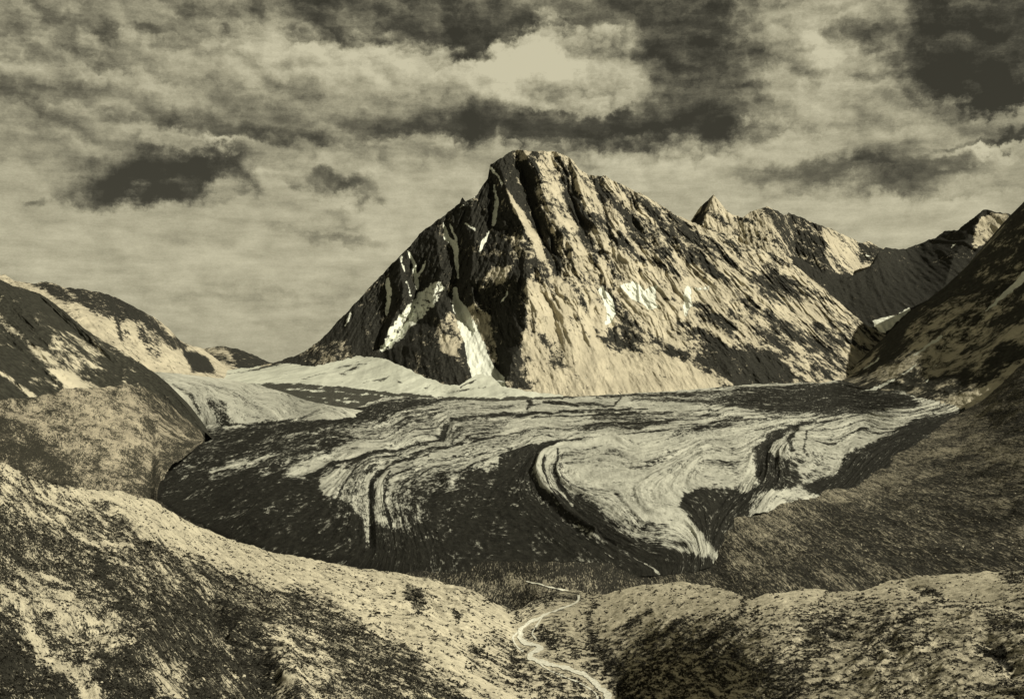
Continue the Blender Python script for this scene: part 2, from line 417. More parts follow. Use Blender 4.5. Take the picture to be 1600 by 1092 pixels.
RL = [
 [(838, 440, 190), (850, 500, 170), (856, 560, 90)], [(858, 445, 120), (868, 500, 95), (876, 560, 60)], [(1000, 320, 70), (1020, 370, 90), (1030, 400, 80)], [(982, 305, -20), (992, 360, -10), (1000, 405, 10)],
 [(1080, 430, 20), (1090, 480, -10), (1100, 520, 10)], [(1180, 440, 70), (1210, 500, 90), (1240, 540, 90)], [(1200, 430, 0), (1245, 500, 20), (1280, 550, 30)],
 # frame
 [(400, 530, 0), (470, 535, 0), (540, 475, 0), (600, 410, 0), (700, 315, 0), (760, 250, 0), (800, 215, 20), (860, 215, 20), (905, 245, 10), (990, 280, 0), (1080, 330, 0), (1215, 385, 0), (1300, 445, 0), (1400, 530, 0)],
 [(400, 640, 0), (520, 640, 0), (620, 640, 0), (800, 640, 40), (1000, 640, 20), (1200, 640, 0), (1420, 640, 0)],
 # left flank: spurs and gullies running down from the left skyline
 [(560, 470, -10), (545, 520, 30), (520, 560, 60)],
 [(600, 430, -60), (606, 490, -70), (590, 540, -60)],
 [(625, 405, 20), (630, 470, 70), (600, 530, 60)],
 [(640, 392, -50), (655, 450, -90), (640, 495, -110), (600, 545, -70)],
 [(680, 360, 10), (690, 420, 60), (680, 460, 30)],
 [(694, 350, -50), (705, 390, -70), (716, 430, -60), (712, 455, -70)],
 [(735, 320, 40), (742, 380, 90), (735, 440, 80), (742, 478, 60)],
 [(768, 275, -20), (775, 310, -20), (770, 350, -10), (755, 390, 30)],
 [(782, 262, 40), (792, 297, 110), (812, 340, 160), (834, 385, 190), (840, 420, 210)],       # rib A crest
 [(815, 262, -70), (832, 335, -40), (857, 395, 20), (872, 432, 110)],                          # gully B
 [(826, 245, 90), (842, 275, 130), (858, 330, 170), (884, 375, 170), (905, 400, 160)],           # rib C crest
 [(862, 248, -50), (890, 305, -40), (908, 350, -20), (926, 395, 60)],                          # gully D
 [(882, 248, 60), (908, 298, 100), (930, 350, 100), (945, 390, 110)],                            # rib D
 [(925, 280, -30), (944, 330, -20), (956, 395, 40)],
 [(945, 285, 40), (962, 330, 70), (975, 390, 80)],
 [(1010, 378, 0), (1030, 352, -10), (1048, 335, -10)],
 [(1045, 372, 70), (1075, 352, 30)],
 [(1110, 395, 60), (1180, 405, 30)],
 # lower part
 [(821, 428, 230), (824, 482, 235), (817, 530, 190), (800, 565, 150), (790, 597, 120)],            # edge E
 [(738, 482, 10), (765, 492, -10), (775, 545, -10), (782, 590, 10)],
 [(711, 455, -80), (722, 495, -70), (738, 520, -40), (757, 566, -10), (770, 595, 20)],        # couloir G
 [(700, 480, 50), (690, 510, 110), (705, 560, 130), (715, 595, 90)],
 [(640, 540, 60), (670, 560, 120), (690, 585, 110)],
 [(870, 450, 150), (890, 520, 130), (900, 590, 80)],
 [(905, 430, 60), (940, 500, 40), (955, 560, 40)],
 [(950, 455, -10), (955, 500, -40), (965, 545, -40)],
 [(985, 440, 30), (1000, 455, -30), (1010, 480, -10)],
 [(1040, 420, 70), (1045, 470, 40), (1120, 520, 60), (1150, 560, 80), (1130, 600, 60)],
 [(1150, 430, 50), (1200, 490, 80), (1270, 550, 90), (1310, 590, 40)],
 [(1230, 430, 10), (1290, 500, 40), (1340, 560, 20)],
]
def relief_main(U, V, y, t):
    r = tri_field(RL, U + 3 * fbm(U / 22, V / 22, 3, 11), V + 3 * fbm(U / 22, V / 22, 3, 12))
    X = (U - 800) / F * y; Z = (VH - V) / F * y
    left = sstep(850, 760, U)
    # gullies cut down the face, fading into the scree below
    up = sstep(600, 430, V + (U - 850) * -.05)
    kk = np.interp(U, [780, 950, 1250], [.12, .3, .6])
    g = fbm((X + kk * (Z - 400)) / 95 + .5 * fbm(X / 160, Z / 160, 2, 33), Z / 420, 5, 31, .55, True)
    g2 = fbm((X - .35 * Z) / 55, Z / 260, 4, 37, .55, True)
    r = r * 1.15 + (g * (1 - left) * 58 + g2 * left * 34) * (.12 + .88 * up)
    r = r + fbm((X + .3 * Z) / 24, Z / 60, 4, 41, .6) * (8 + 12 * up + 6 * left)
    return r
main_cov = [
 ('p', [(390, 560), (500, 515), (600, 410), (700, 315), (765, 240), (800, 225), (835, 300), (865, 400), (824, 430), (826, 500), (812, 560), (788, 605), (715, 612), (600, 560), (500, 580)], 6, .90),  # shade on the left flank, painted in as dark rock
 ('l', [(792, 296, 3), (812, 335, 12), (834, 375, 16), (846, 400, 16)], 3, .18),  # sunlit side of rib A, painted lighter
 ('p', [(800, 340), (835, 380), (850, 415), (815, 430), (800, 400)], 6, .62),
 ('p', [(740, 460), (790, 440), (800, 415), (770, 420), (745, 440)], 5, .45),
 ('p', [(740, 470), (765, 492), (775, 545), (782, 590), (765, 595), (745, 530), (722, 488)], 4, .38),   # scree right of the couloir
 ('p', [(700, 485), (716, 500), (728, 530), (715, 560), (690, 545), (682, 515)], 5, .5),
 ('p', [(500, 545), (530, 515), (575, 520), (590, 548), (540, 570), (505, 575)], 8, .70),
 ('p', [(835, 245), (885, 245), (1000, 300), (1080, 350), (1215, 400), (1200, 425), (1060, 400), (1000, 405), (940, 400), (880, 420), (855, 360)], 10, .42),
 ('l', [(818, 260, 16), (838, 335, 22), (862, 395, 22), (872, 430, 14)], 5, .88),  # shaded sides of the gullies, painted in here and below
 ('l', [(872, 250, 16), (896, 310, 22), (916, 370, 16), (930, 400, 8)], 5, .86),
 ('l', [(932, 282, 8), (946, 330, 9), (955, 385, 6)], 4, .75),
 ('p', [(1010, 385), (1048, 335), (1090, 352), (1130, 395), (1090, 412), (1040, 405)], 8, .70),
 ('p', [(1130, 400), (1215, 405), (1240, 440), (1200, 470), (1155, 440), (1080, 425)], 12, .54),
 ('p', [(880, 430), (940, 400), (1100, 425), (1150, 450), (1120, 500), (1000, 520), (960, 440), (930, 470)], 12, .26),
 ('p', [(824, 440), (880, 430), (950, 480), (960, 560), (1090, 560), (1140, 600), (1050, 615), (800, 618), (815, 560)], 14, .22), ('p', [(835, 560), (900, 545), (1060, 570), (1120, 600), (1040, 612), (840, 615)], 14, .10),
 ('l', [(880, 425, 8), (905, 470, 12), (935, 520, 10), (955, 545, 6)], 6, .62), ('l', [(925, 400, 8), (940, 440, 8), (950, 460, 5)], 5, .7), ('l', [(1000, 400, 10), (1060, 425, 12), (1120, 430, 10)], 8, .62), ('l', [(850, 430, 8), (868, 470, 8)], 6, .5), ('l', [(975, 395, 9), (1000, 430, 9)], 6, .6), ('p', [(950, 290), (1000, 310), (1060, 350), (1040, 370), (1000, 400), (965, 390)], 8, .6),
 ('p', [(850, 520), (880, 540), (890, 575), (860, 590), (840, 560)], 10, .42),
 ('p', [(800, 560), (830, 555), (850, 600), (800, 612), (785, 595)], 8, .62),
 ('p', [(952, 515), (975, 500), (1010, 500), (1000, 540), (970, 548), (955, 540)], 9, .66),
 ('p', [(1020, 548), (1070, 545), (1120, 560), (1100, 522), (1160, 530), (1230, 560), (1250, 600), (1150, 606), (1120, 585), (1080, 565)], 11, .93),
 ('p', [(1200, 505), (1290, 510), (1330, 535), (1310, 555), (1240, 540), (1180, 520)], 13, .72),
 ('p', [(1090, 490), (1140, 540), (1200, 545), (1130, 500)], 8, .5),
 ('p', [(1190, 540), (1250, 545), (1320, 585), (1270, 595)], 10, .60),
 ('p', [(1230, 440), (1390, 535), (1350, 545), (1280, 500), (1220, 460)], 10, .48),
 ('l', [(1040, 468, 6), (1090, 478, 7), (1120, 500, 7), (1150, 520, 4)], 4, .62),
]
main_snow = [
 ('l', [(711, 452, 7), (712, 470, 12), (722, 490, 24), (733, 515, 27), (744, 545, 32), (752, 575, 36), (765, 602, 52)], 3, 1.0),
 ('l', [(684, 450, 22), (664, 470, 34), (640, 495, 30), (618, 522, 26), (598, 546, 10)], 4, .66),
 ('l', [(692, 348, 3), (698, 370, 8), (712, 385, 9), (713, 410, 6), (716, 432, 4)], 2, .95),
 ('l', [(702, 350, 3), (712, 372, 5), (716, 392, 3)], 2, .8),
 ('l', [(765, 262, 4), (778, 275, 4), (785, 288, 3)], 1.5, .9),
 ('l', [(772, 290, 3), (776, 318, 7), (771, 350, 6)], 2, .85),
 ('l', [(764, 362, 3), (756, 376, 7), (750, 392, 4)], 2, .75),
 ('l', [(638, 392, 3), (648, 415, 7), (652, 450, 6)], 2, .9),
 ('l', [(664, 410, 5), (654, 432, 3)], 2, .75), ('l', [(626, 402, 4), (632, 424, 3)], 2, .8), ('l', [(636, 440, 3), (641, 462, 3)], 2, .7),
 ('l', [(606, 438, 7), (608, 460, 10), (604, 492, 4)], 2, .85),
 ('l', [(547, 490, 5), (540, 510, 3)], 2, .7), ('l', [(726, 350, 3), (742, 358, 4)], 2, .7),
 ('l', [(716, 325, 3), (730, 318, 4), (742, 308, 3)], 2, .55), ('l', [(783, 474, 2), (793, 456, 3)], 1.5, .8),
 ('p', [(966, 444), (990, 440), (1008, 452), (1026, 446), (1024, 470), (1031, 480), (1018, 486), (1000, 472), (984, 466)], 2.5, 1.),
 ('l', [(940, 452, 10), (950, 470, 14), (955, 490, 14), (948, 506, 6)], 3, .9),
 ('l', [(1075, 452, 12), (1074, 478, 14), (1070, 490, 6)], 3, .8), ('l', [(1086, 452, 6), (1105, 450, 8)], 3, .6), ('l', [(900, 590, 6), (1000, 586, 7)], 4, .3),
]
def flow_main(U, V, P):
    X, Y, Z = P[..., 0], P[..., 1], P[..., 2]
    k = np.interp(U, [600, 800, 1000, 1300], [-.35, .05, .25, .45])
    a = X + k * (Z - 300)
    return np.stack([a / 32, Z / 42, Y / 60], -1)
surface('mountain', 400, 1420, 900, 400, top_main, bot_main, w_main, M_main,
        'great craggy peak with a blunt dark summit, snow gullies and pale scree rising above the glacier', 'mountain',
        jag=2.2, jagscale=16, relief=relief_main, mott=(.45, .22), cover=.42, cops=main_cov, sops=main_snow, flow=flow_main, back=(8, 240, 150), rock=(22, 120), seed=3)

# ------------------------------------------------------------------ ridge of pointed peaks behind, right
top_pt = curve([(1040, 380), (1078, 347), (1095, 322), (1115, 304), (1128, 320), (1143, 335), (1160, 340), (1172, 330), (1198, 322), (1215, 330), (1226, 336), (1232, 332), (1270, 348), (1300, 358),
                (1330, 372), (1345, 379), (1356, 377), (1376, 387), (1440, 392)])
w_pt = inv(W_([(1040, 380, 8600), (1115, 304, 8700), (1200, 322, 8600), (1300, 358, 8900), (1440, 390, 9300), (1040, 480, 7600), (1200, 480, 7500), (1320, 480, 7700), (1440, 500, 8000)]))
RP = [[(1030, 280, 0), (1115, 285, 0), (1200, 300, 0), (1300, 330, 0), (1450, 360, 0)], [(1030, 540, 0), (1230, 540, 0), (1450, 540, 0)],
      [(1095, 330, -150), (1080, 360, -160)], [(1115, 304, 20), (1106, 330, 70), (1096, 350, 120)], [(1150, 338, -60), (1160, 400, -90)], [(1176, 330, 0), (1182, 380, 40)],
      [(1200, 322, 90), (1215, 400, 160)], [(1218, 335, 70), (1225, 400, 120)], [(1236, 335, -70), (1245, 400, -60)], [(1283, 352, 160), (1290, 390, 200), (1290, 430, 160)], [(1342, 378, -20), (1345, 430, 0)],
      [(1375, 386, 40), (1372, 420, 60)]]
def relief_pt(U, V, y, t):
    X = (U - 800) / F * y; Z = (VH - V) / F * y
    return tri_field(RP, U, V) + fbm(X / 90, Z / 400, 5, 51, .55, True) * 30 + fbm(X / 30, Z / 80, 4, 52, .6) * 15
surface('mountain', 1040, 1384, 380, 170, top_pt, curve([(1040, 520), (1384, 560)]), w_pt, M_far,
        'row of jagged far peaks led by a sharp pale pointed summit, behind the right shoulder of the great peak', 'mountain',
        jag=1.8, jagscale=12, relief=relief_pt, cover=.36, flow=(4, 34, 90, 'xz'), back=(7, 260, 170), rock=(24, 120), seed=9,
        cops=[('p', [(1200, 325), (1240, 330), (1285, 350), (1292, 400), (1300, 425), (1250, 430), (1225, 380)], 5, .72),
              ('p', [(1240, 400), (1295, 425), (1340, 432), (1376, 410), (1450, 400), (1450, 600), (1240, 600)], 5, 1.0),  # shadow in the side valley, painted in as full cover
              ('l', [(1130, 365, 6), (1160, 395, 8)], 4, .6), ('p', [(1340, 378), (1380, 388), (1376, 405), (1345, 410)], 4, .7), ('p', [(1078, 350), (1112, 304), (1096, 352)], 3, .9),
              ('l', [(1150, 340, 6), (1178, 345, 10)], 4, .75), ('p', [(1185, 322), (1215, 328), (1222, 345), (1200, 332)], 4, .7)],
        sops=[('l', [(1352, 399, 1.5), (1360, 400, 1.5)], 1, .9)])

# ------------------------------------------------------------------ cirque and ridge far right, its shadow painted in as dark cover
top_cq = curve([(1200, 470), (1255, 440), (1310, 437), (1345, 425), (1366, 412), (1374, 392), (1385, 388), (1408, 389), (1422, 387), (1445, 377), (1462, 372), (1475, 362), (1496, 359), (1512, 347), (1536, 328), (1548, 330), (1576, 334), (1590, 345), (1640, 350), (1700, 350)])
w_cq = inv(W_([(1200, 470, 7300), (1290, 432, 7700), (1345, 418, 7900), (1368, 395, 8100), (1420, 388, 8500), (1540, 328, 8300), (1700, 350, 7800), (1200, 560, 6800), (1400, 510, 6900), (1500, 500, 6900), (1700, 520, 6700)]))
RQ = [[(1190, 300, 0), (1700, 300, 0)], [(1190, 600, 0), (1700, 600, 0)], [(1368, 392, -60), (1330, 470, -150)], [(1536, 328, 120), (1520, 360, 140), (1490, 400, 160), (1470, 470, 120)],
      [(1560, 332, 60), (1545, 370, 0), (1530, 410, 0)], [(1440, 380, 0), (1430, 440, -40)]]
def relief_cq(U, V, y, t):
    X = (U - 800) / F * y; Z = (VH - V) / F * y
    return tri_field(RQ, U, V) + fbm((X - .3 * Z) / 100, Z / 400, 5, 61, .55, True) * 26 + fbm(X / 30, Z / 60, 4, 62, .6) * 10
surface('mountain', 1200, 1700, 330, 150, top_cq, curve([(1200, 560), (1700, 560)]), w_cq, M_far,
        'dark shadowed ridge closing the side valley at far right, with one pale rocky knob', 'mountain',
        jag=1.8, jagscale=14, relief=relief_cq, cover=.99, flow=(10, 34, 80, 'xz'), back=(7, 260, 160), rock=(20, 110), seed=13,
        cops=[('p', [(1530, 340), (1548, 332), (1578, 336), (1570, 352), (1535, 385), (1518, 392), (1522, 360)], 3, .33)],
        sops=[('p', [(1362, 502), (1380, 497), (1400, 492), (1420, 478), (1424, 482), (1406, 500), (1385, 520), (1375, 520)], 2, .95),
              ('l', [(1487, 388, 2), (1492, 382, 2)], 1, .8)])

# ------------------------------------------------------------------ right valley wall
top_rw = curve([(1270, 612), (1300, 600), (1320, 586), (1360, 548), (1400, 510), (1425, 484), (1445, 472), (1480, 445), (1520, 408), (1560, 368), (1580, 342), (1605, 312), (1660, 255), (1760, 190)])
bot_rw = curve([(1270, 650), (1400, 668), (1500, 680), (1600, 700), (1760, 760)])
w_rw = inv(W_([(1270, 612, 5400), (1300, 600, 5600), (1360, 548, 5900), (1425, 484, 5900), (1520, 408, 5850), (1605, 312, 5850), (1760, 190, 5800),
               (1290, 640, 4500), (1400, 660, 4050), (1500, 660, 3700), (1600, 640, 3350), (1760, 700, 2600), (1500, 560, 4600), (1600, 480, 4600), (1420, 580, 4800)]))
RR = [[(1250, 560, 0), (1400, 460, 0), (1600, 260, 0), (1780, 150, 0)], [(1250, 700, 0), (1500, 720, 0), (1780, 780, 0)],
      [(1600, 400, 60), (1500, 500, 90), (1420, 570, 60), (1340, 620, 30)], [(1600, 440, -40), (1520, 520, -40), (1440, 590, -30), (1380, 630, -20)],
      [(1620, 480, 70), (1540, 560, 80), (1460, 620, 50)], [(1640, 560, -60), (1560, 620, -40), (1500, 650, -20)], [(1700, 560, 60), (1620, 640, 60)]]
def relief_rw(U, V, y, t):
    a = (U - 1500) * .72 + (V - 500) * .70; b = -(U - 1500) * .70 + (V - 500) * .72
    return tri_field(RR, U, V) + fbm(a / 26, b / 130, 5, 71, .55, True) * 18 + fbm(U / 14, V / 14, 4, 72, .6) * 12
def flow_rw(U, V, P):
    X, Y, Z = P[..., 0], P[..., 1], P[..., 2]
    a = (X - 2000) * .66 - Z * .9 ; b = (X - 2000) * .8 + Z * .62
    return np.stack([a / 26, b / 110, Y / 160], -1)
surface('hillside', 1270, 1760, 430, 330, top_rw, bot_rw, w_rw, M_wall,
        'steep dark mountainside at the right edge with snow streaks slanting down to the glacier', 'mountainside',
        jag=1.2, jagscale=14, relief=relief_rw, mott=(.55, .25), cover=.60, flow=flow_rw, back=(7, 300, 130), rock=(10, 100), seed=17, warp=7,
        cops=[('p', [(1300, 600), (1420, 485), (1520, 405), (1600, 310), (1700, 250), (1700, 330), (1560, 410), (1470, 490), (1400, 560), (1330, 600)], 14, .76),
              ('p', [(1430, 530), (1480, 510), (1545, 480), (1600, 440), (1700, 400), (1700, 470), (1600, 520), (1530, 545), (1480, 565), (1445, 580)], 12, .55),
              ('p', [(1540, 600), (1600, 545), (1700, 540), (1700, 600), (1560, 640)], 14, .55),
              ('l', [(1300, 620, 30), (1400, 640, 40), (1500, 610, 40), (1600, 550, 30)], 12, .84),
              ('p', [(1440, 645), (1490, 622), (1540, 605), (1580, 575), (1600, 580), (1560, 620), (1510, 642)], 6, .25),
              ('l', [(1480, 640, 8), (1560, 600, 14), (1640, 540, 10)], 8, .35)],
        sops=[('p', [(1535, 490), (1555, 470), (1580, 445), (1606, 415), (1640, 390), (1640, 408), (1606, 437), (1575, 462), (1550, 480)], 2, .9),
              ('l', [(1428, 555, 2), (1450, 540, 5), (1470, 526, 5)], 1.5, .85), ('l', [(1350, 577, 2), (1372, 560, 3)], 1.2, .85), ('l', [(1408, 585, 2), (1432, 570, 3)], 1.2, .8),
              ('l', [(1300, 628, 3), (1340, 618, 7), (1370, 606, 6), (1398, 592, 3)], 2, .8), ('l', [(1310, 640, 3), (1335, 628, 4)], 2, .6), ('l', [(1445, 600, 4), (1462, 570, 5)], 2, .4)])

# ------------------------------------------------------------------ left side mountains
surface('hill', 280, 450, 150, 60, curve([(280, 560), (315, 545), (345, 541), (372, 545), (395, 554), (418, 565), (450, 575)]), curve([(280, 610), (450, 610)]),
        inv(W_([(280, 560, 8200), (360, 541, 8300), (450, 575, 8200), (280, 600, 7000), (450, 600, 7000)])), M_far,
        'small dark distant hill low on the left, behind the pale ridge', 'hill', jag=1.2, jagscale=9, cover=.9, flow=(0, 40, 60, 'xz'), back=(5, 200, 60), rock=(20, 90), seed=21,
        cops=[('p', [(300, 545), (350, 541), (380, 580), (300, 600)], 5, .45)])
top_lr = curve([(-120, 420), (-20, 428), (8, 430), (22, 438), (55, 443), (75, 440), (100, 449), (130, 452), (160, 457), (185, 466), (215, 482), (240, 496), (262, 512), (280, 530), (296, 540), (318, 545), (345, 566), (372, 582), (400, 590)])
RLr = [[(-140, 400, 0), (60, 410, 0), (180, 440, 0), (280, 510, 0), (420, 570, 0)], [(-140, 640, 0), (420, 640, 0)], [(100, 460, 60), (160, 520, 80), (210, 560, 40)], [(180, 475, -60), (190, 520, -40), (240, 570, -20)],
       [(225, 495, 40), (260, 540, 60), (290, 575, 40)], [(285, 540, -40), (305, 575, -40)]]
surface('mountain', -120, 400, 380, 170, top_lr, curve([(-120, 620), (400, 612)]),
        inv(W_([(-120, 420, 6000), (75, 440, 5900), (185, 466, 5900), (280, 530, 6000), (400, 590, 6200), (-120, 600, 4300), (100, 600, 4500), (240, 600, 4900), (400, 606, 5400), (180, 530, 5200)])), M_main,
        'pale rocky ridge with a dark broken crest, behind the dark mountainside at left', 'mountain', jag=1.8, jagscale=15,
        relief=lambda U, V, y, t: tri_field(RLr, U, V) + fbm((U - .6 * V) / 18, V / 60, 5, 81, .55, True) * 20 + fbm(U / 10, V / 10, 4, 82, .6) * 9,
        cover=.30, flow=(-30, 26, 60, 'xz'), back=(7, 240, 110), rock=(18, 110), seed=25,
        cops=[('p', [(40, 440), (100, 445), (185, 460), (220, 480), (290, 540), (270, 545), (215, 500), (170, 498), (130, 480), (80, 462)], 6, .82),
              ('l', [(182, 500, 8), (190, 530, 6)], 4, .8), ('p', [(285, 545), (325, 560), (335, 582), (300, 582)], 4, .95), ('p', [(220, 510), (255, 530), (245, 560), (215, 530)], 8, .6),
              ('p', [(-120, 420), (20, 430), (40, 445), (0, 450)], 5, .4)])
top_ld = curve([(-160, 340), (-60, 395), (0, 437), (20, 446), (55, 456), (75, 466), (100, 486), (130, 512), (160, 532), (190, 548), (215, 565), (238, 580), (262, 598), (290, 634), (312, 664), (320, 674)])
RLd = [[(-170, 330, 0), (0, 420, 0), (100, 470, 0), (270, 570, 0), (330, 640, 0)], [(-170, 700, 0), (100, 700, 0), (330, 700, 0)], [(-40, 430, 60), (60, 500, 110), (140, 560, 90), (190, 600, 40)], [(60, 462, -30), (120, 520, -60), (185, 575, -30)],
       [(90, 480, 30), (150, 535, 50), (205, 575, 30)], [(-80, 460, -40), (0, 520, -60), (80, 590, -40)], [(-80, 500, 60), (-20, 560, 60), (30, 600, 30)]]
def flow_ld(U, V, P):
    X, Y, Z = P[..., 0], P[..., 1], P[..., 2]
    a = (X + 1500) * .68 + Z * .73; b = (X + 1500) * .73 - Z * .68
    return np.stack([a / 20, b / 85, Y / 90], -1)
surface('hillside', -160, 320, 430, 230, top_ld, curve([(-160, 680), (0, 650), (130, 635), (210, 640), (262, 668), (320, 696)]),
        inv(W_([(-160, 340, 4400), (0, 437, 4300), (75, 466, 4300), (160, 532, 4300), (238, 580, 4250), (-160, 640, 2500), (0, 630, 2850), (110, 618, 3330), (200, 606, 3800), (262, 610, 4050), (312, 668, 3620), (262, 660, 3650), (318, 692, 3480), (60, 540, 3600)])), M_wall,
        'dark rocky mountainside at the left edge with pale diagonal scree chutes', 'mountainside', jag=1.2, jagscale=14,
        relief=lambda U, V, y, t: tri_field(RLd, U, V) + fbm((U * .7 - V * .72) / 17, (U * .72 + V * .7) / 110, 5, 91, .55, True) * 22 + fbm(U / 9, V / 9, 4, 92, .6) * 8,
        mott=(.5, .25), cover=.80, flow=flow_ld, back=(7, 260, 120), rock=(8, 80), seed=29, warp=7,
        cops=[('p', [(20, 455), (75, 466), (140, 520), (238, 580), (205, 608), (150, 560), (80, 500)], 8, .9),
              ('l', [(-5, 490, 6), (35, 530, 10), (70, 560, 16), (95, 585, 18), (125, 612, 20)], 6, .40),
              ('l', [(-10, 575, 5), (25, 600, 6), (55, 622, 10)], 4, .25), ('l', [(100, 510, 4), (150, 555, 6)], 5, .6), ('l', [(60, 505, 8), (125, 570, 10)], 7, .66), ('p', [(190, 585), (262, 590), (330, 660), (330, 710), (250, 690)], 6, .94)])

# ------------------------------------------------------------------ glaciers and snow
top_gl = curve([(250, 700), (300, 668), (345, 658), (400, 652), (480, 646), (540, 644), (562, 636), (600, 622), (700, 617), (800, 617), (900, 617), (1000, 613), (1100, 608), (1150, 604), (1250, 595), (1320, 590), (1420, 612), (1530, 636)])
term = [(236, 775), (262, 795), (300, 818), (360, 845), (430, 866), (520, 880), (600, 890), (700, 896), (850, 898), (1000, 898), (1080, 892), (1112, 882), (1125, 860), (1150, 820), (1180, 800), (1270, 785), (1340, 762), (1420, 722), (1530, 670)]
bot_gl = curve([(220, 772)] + term[1:])
w_gl = inv(WZ([(1320, 597, 165), (1150, 608, 150), (1000, 615, 132), (850, 620, 122), (700, 622, 118), (560, 642, 112), (1500, 645, 135), (1400, 650, 122), (1250, 660, 108), (1000, 680, 98), (800, 700, 88), (600, 700, 84),
               (400, 690, 66), (290, 720, 34), (250, 770, 12), (330, 745, 30), (300, 805, 4), (430, 858, 3), (580, 884, 3), (700, 893, 3), (850, 893, 3), (1000, 893, 3), (1110, 875, 6), (1150, 810, 22), (1270, 765, 40), (1400, 700, 75),
               (450, 770, 46), (580, 780, 52), (750, 780, 54), (900, 790, 50), (1050, 790, 54), (1190, 750, 66), (580, 840, 28), (800, 850, 24), (1000, 850, 24), (420, 830, 22)]))
PSI = TPS([(u, v, k) for k, ln in [
    (0, [(1300, 600), (1150, 612), (1000, 618), (850, 620), (700, 622), (600, 632), (560, 650), (400, 680), (300, 712), (250, 735)]),
    (1, [(1300, 612), (1150, 620), (1000, 626), (850, 630), (740, 634), (640, 648), (540, 668), (430, 703), (330, 742), (262, 775)]),
    (2, [(1350, 625), (1200, 634), (1000, 642), (850, 645), (705, 655), (692, 682), (610, 703), (520, 728), (465, 755), (395, 798), (340, 838)]),
    (3, [(1400, 634), (1250, 645), (1100, 655), (980, 662), (880, 672), (770, 686), (680, 705), (600, 728), (578, 752), (577, 800), (582, 855)]),
    (4, [(1430, 640), (1250, 652), (1100, 668), (980, 680), (880, 692), (820, 705), (760, 730), (690, 765), (660, 810), (680, 870)]),
    (5, [(1450, 642), (1250, 658), (1100, 676), (960, 692), (880, 700), (845, 715), (838, 745), (862, 785), (930, 840), (1000, 880)]),
    (6, [(1470, 644), (1280, 662), (1150, 690), (1060, 712), (980, 732), (960, 770), (1010, 820), (1090, 865)]),
    (7, [(1490, 646), (1350, 658), (1240, 672), (1195, 695), (1185, 730), (1160, 770), (1120, 820), (1110, 860)]),
    (8, [(1510, 648), (1440, 665), (1360, 690), (1310, 725), (1270, 750), (1200, 780)])] for (u, v) in ln])
def flow_gl(U, V, P):
    s = PSI(U, V)
    return np.stack([s * 8.0, P[..., 0] / 78, P[..., 1] / 78], -1)
def z_gl(U, V, P):
    s = PSI(U, V); X, Y = P[..., 0], P[..., 1]
    edge = sstep(0, 60, bot_gl(U) - V)
    d = fbm(s * 2.2, X / 900, 4, 101, .6, True) * 7 + fbm(X / 70, Y / 110, 6, 102, .62) * 7.5 + fbm(s * 6, Y / 160, 4, 103, .6) * 2
    m = np.zeros(U.shape)
    for ln, h in MOR: m = m + h * line_mask(U, V, ln, 7)
    return (d + m) * (.3 + .7 * edge) - (1 - sstep(0, 10, bot_gl(U) - V)) * 4
def ice_bands(U, V, P):                 # thin medial moraines following the flow
    s = PSI(U, V) + .06 * fbm(P[..., 0] / 300, P[..., 1] / 300, 3, 401)
    thin = sstep(.50, .80, fbm(s * 3.1, P[..., 1] / 2600, 3, 402, .55, True))
    lobe = poly_mask(U, V, [(885, 700), (1190, 665), (1186, 760), (1110, 870), (940, 800), (872, 740)], 20)
    return (.38 * thin + .26 * fbm(s * 1.7, P[..., 0] / 700, 3, 403, .6) * 2) * (1 - .55 * lobe)
MOR = [([(830, 705, 10), (765, 730, 14), (700, 752, 16)], 14), ([(1080, 676, 5), (960, 691, 8), (875, 701, 9), (845, 716, 10), (838, 742, 11), (862, 782, 12), (930, 840, 10)], 16),
       ([(600, 728, 9), (578, 752, 9), (577, 850, 10)], -9), ([(700, 660, 8), (692, 682, 9), (610, 704, 7)], -8), ([(1240, 668, 9), (1198, 690, 12), (1187, 735, 16)], -12), ([(1230, 700, 8), (1215, 730, 10)], 6)]
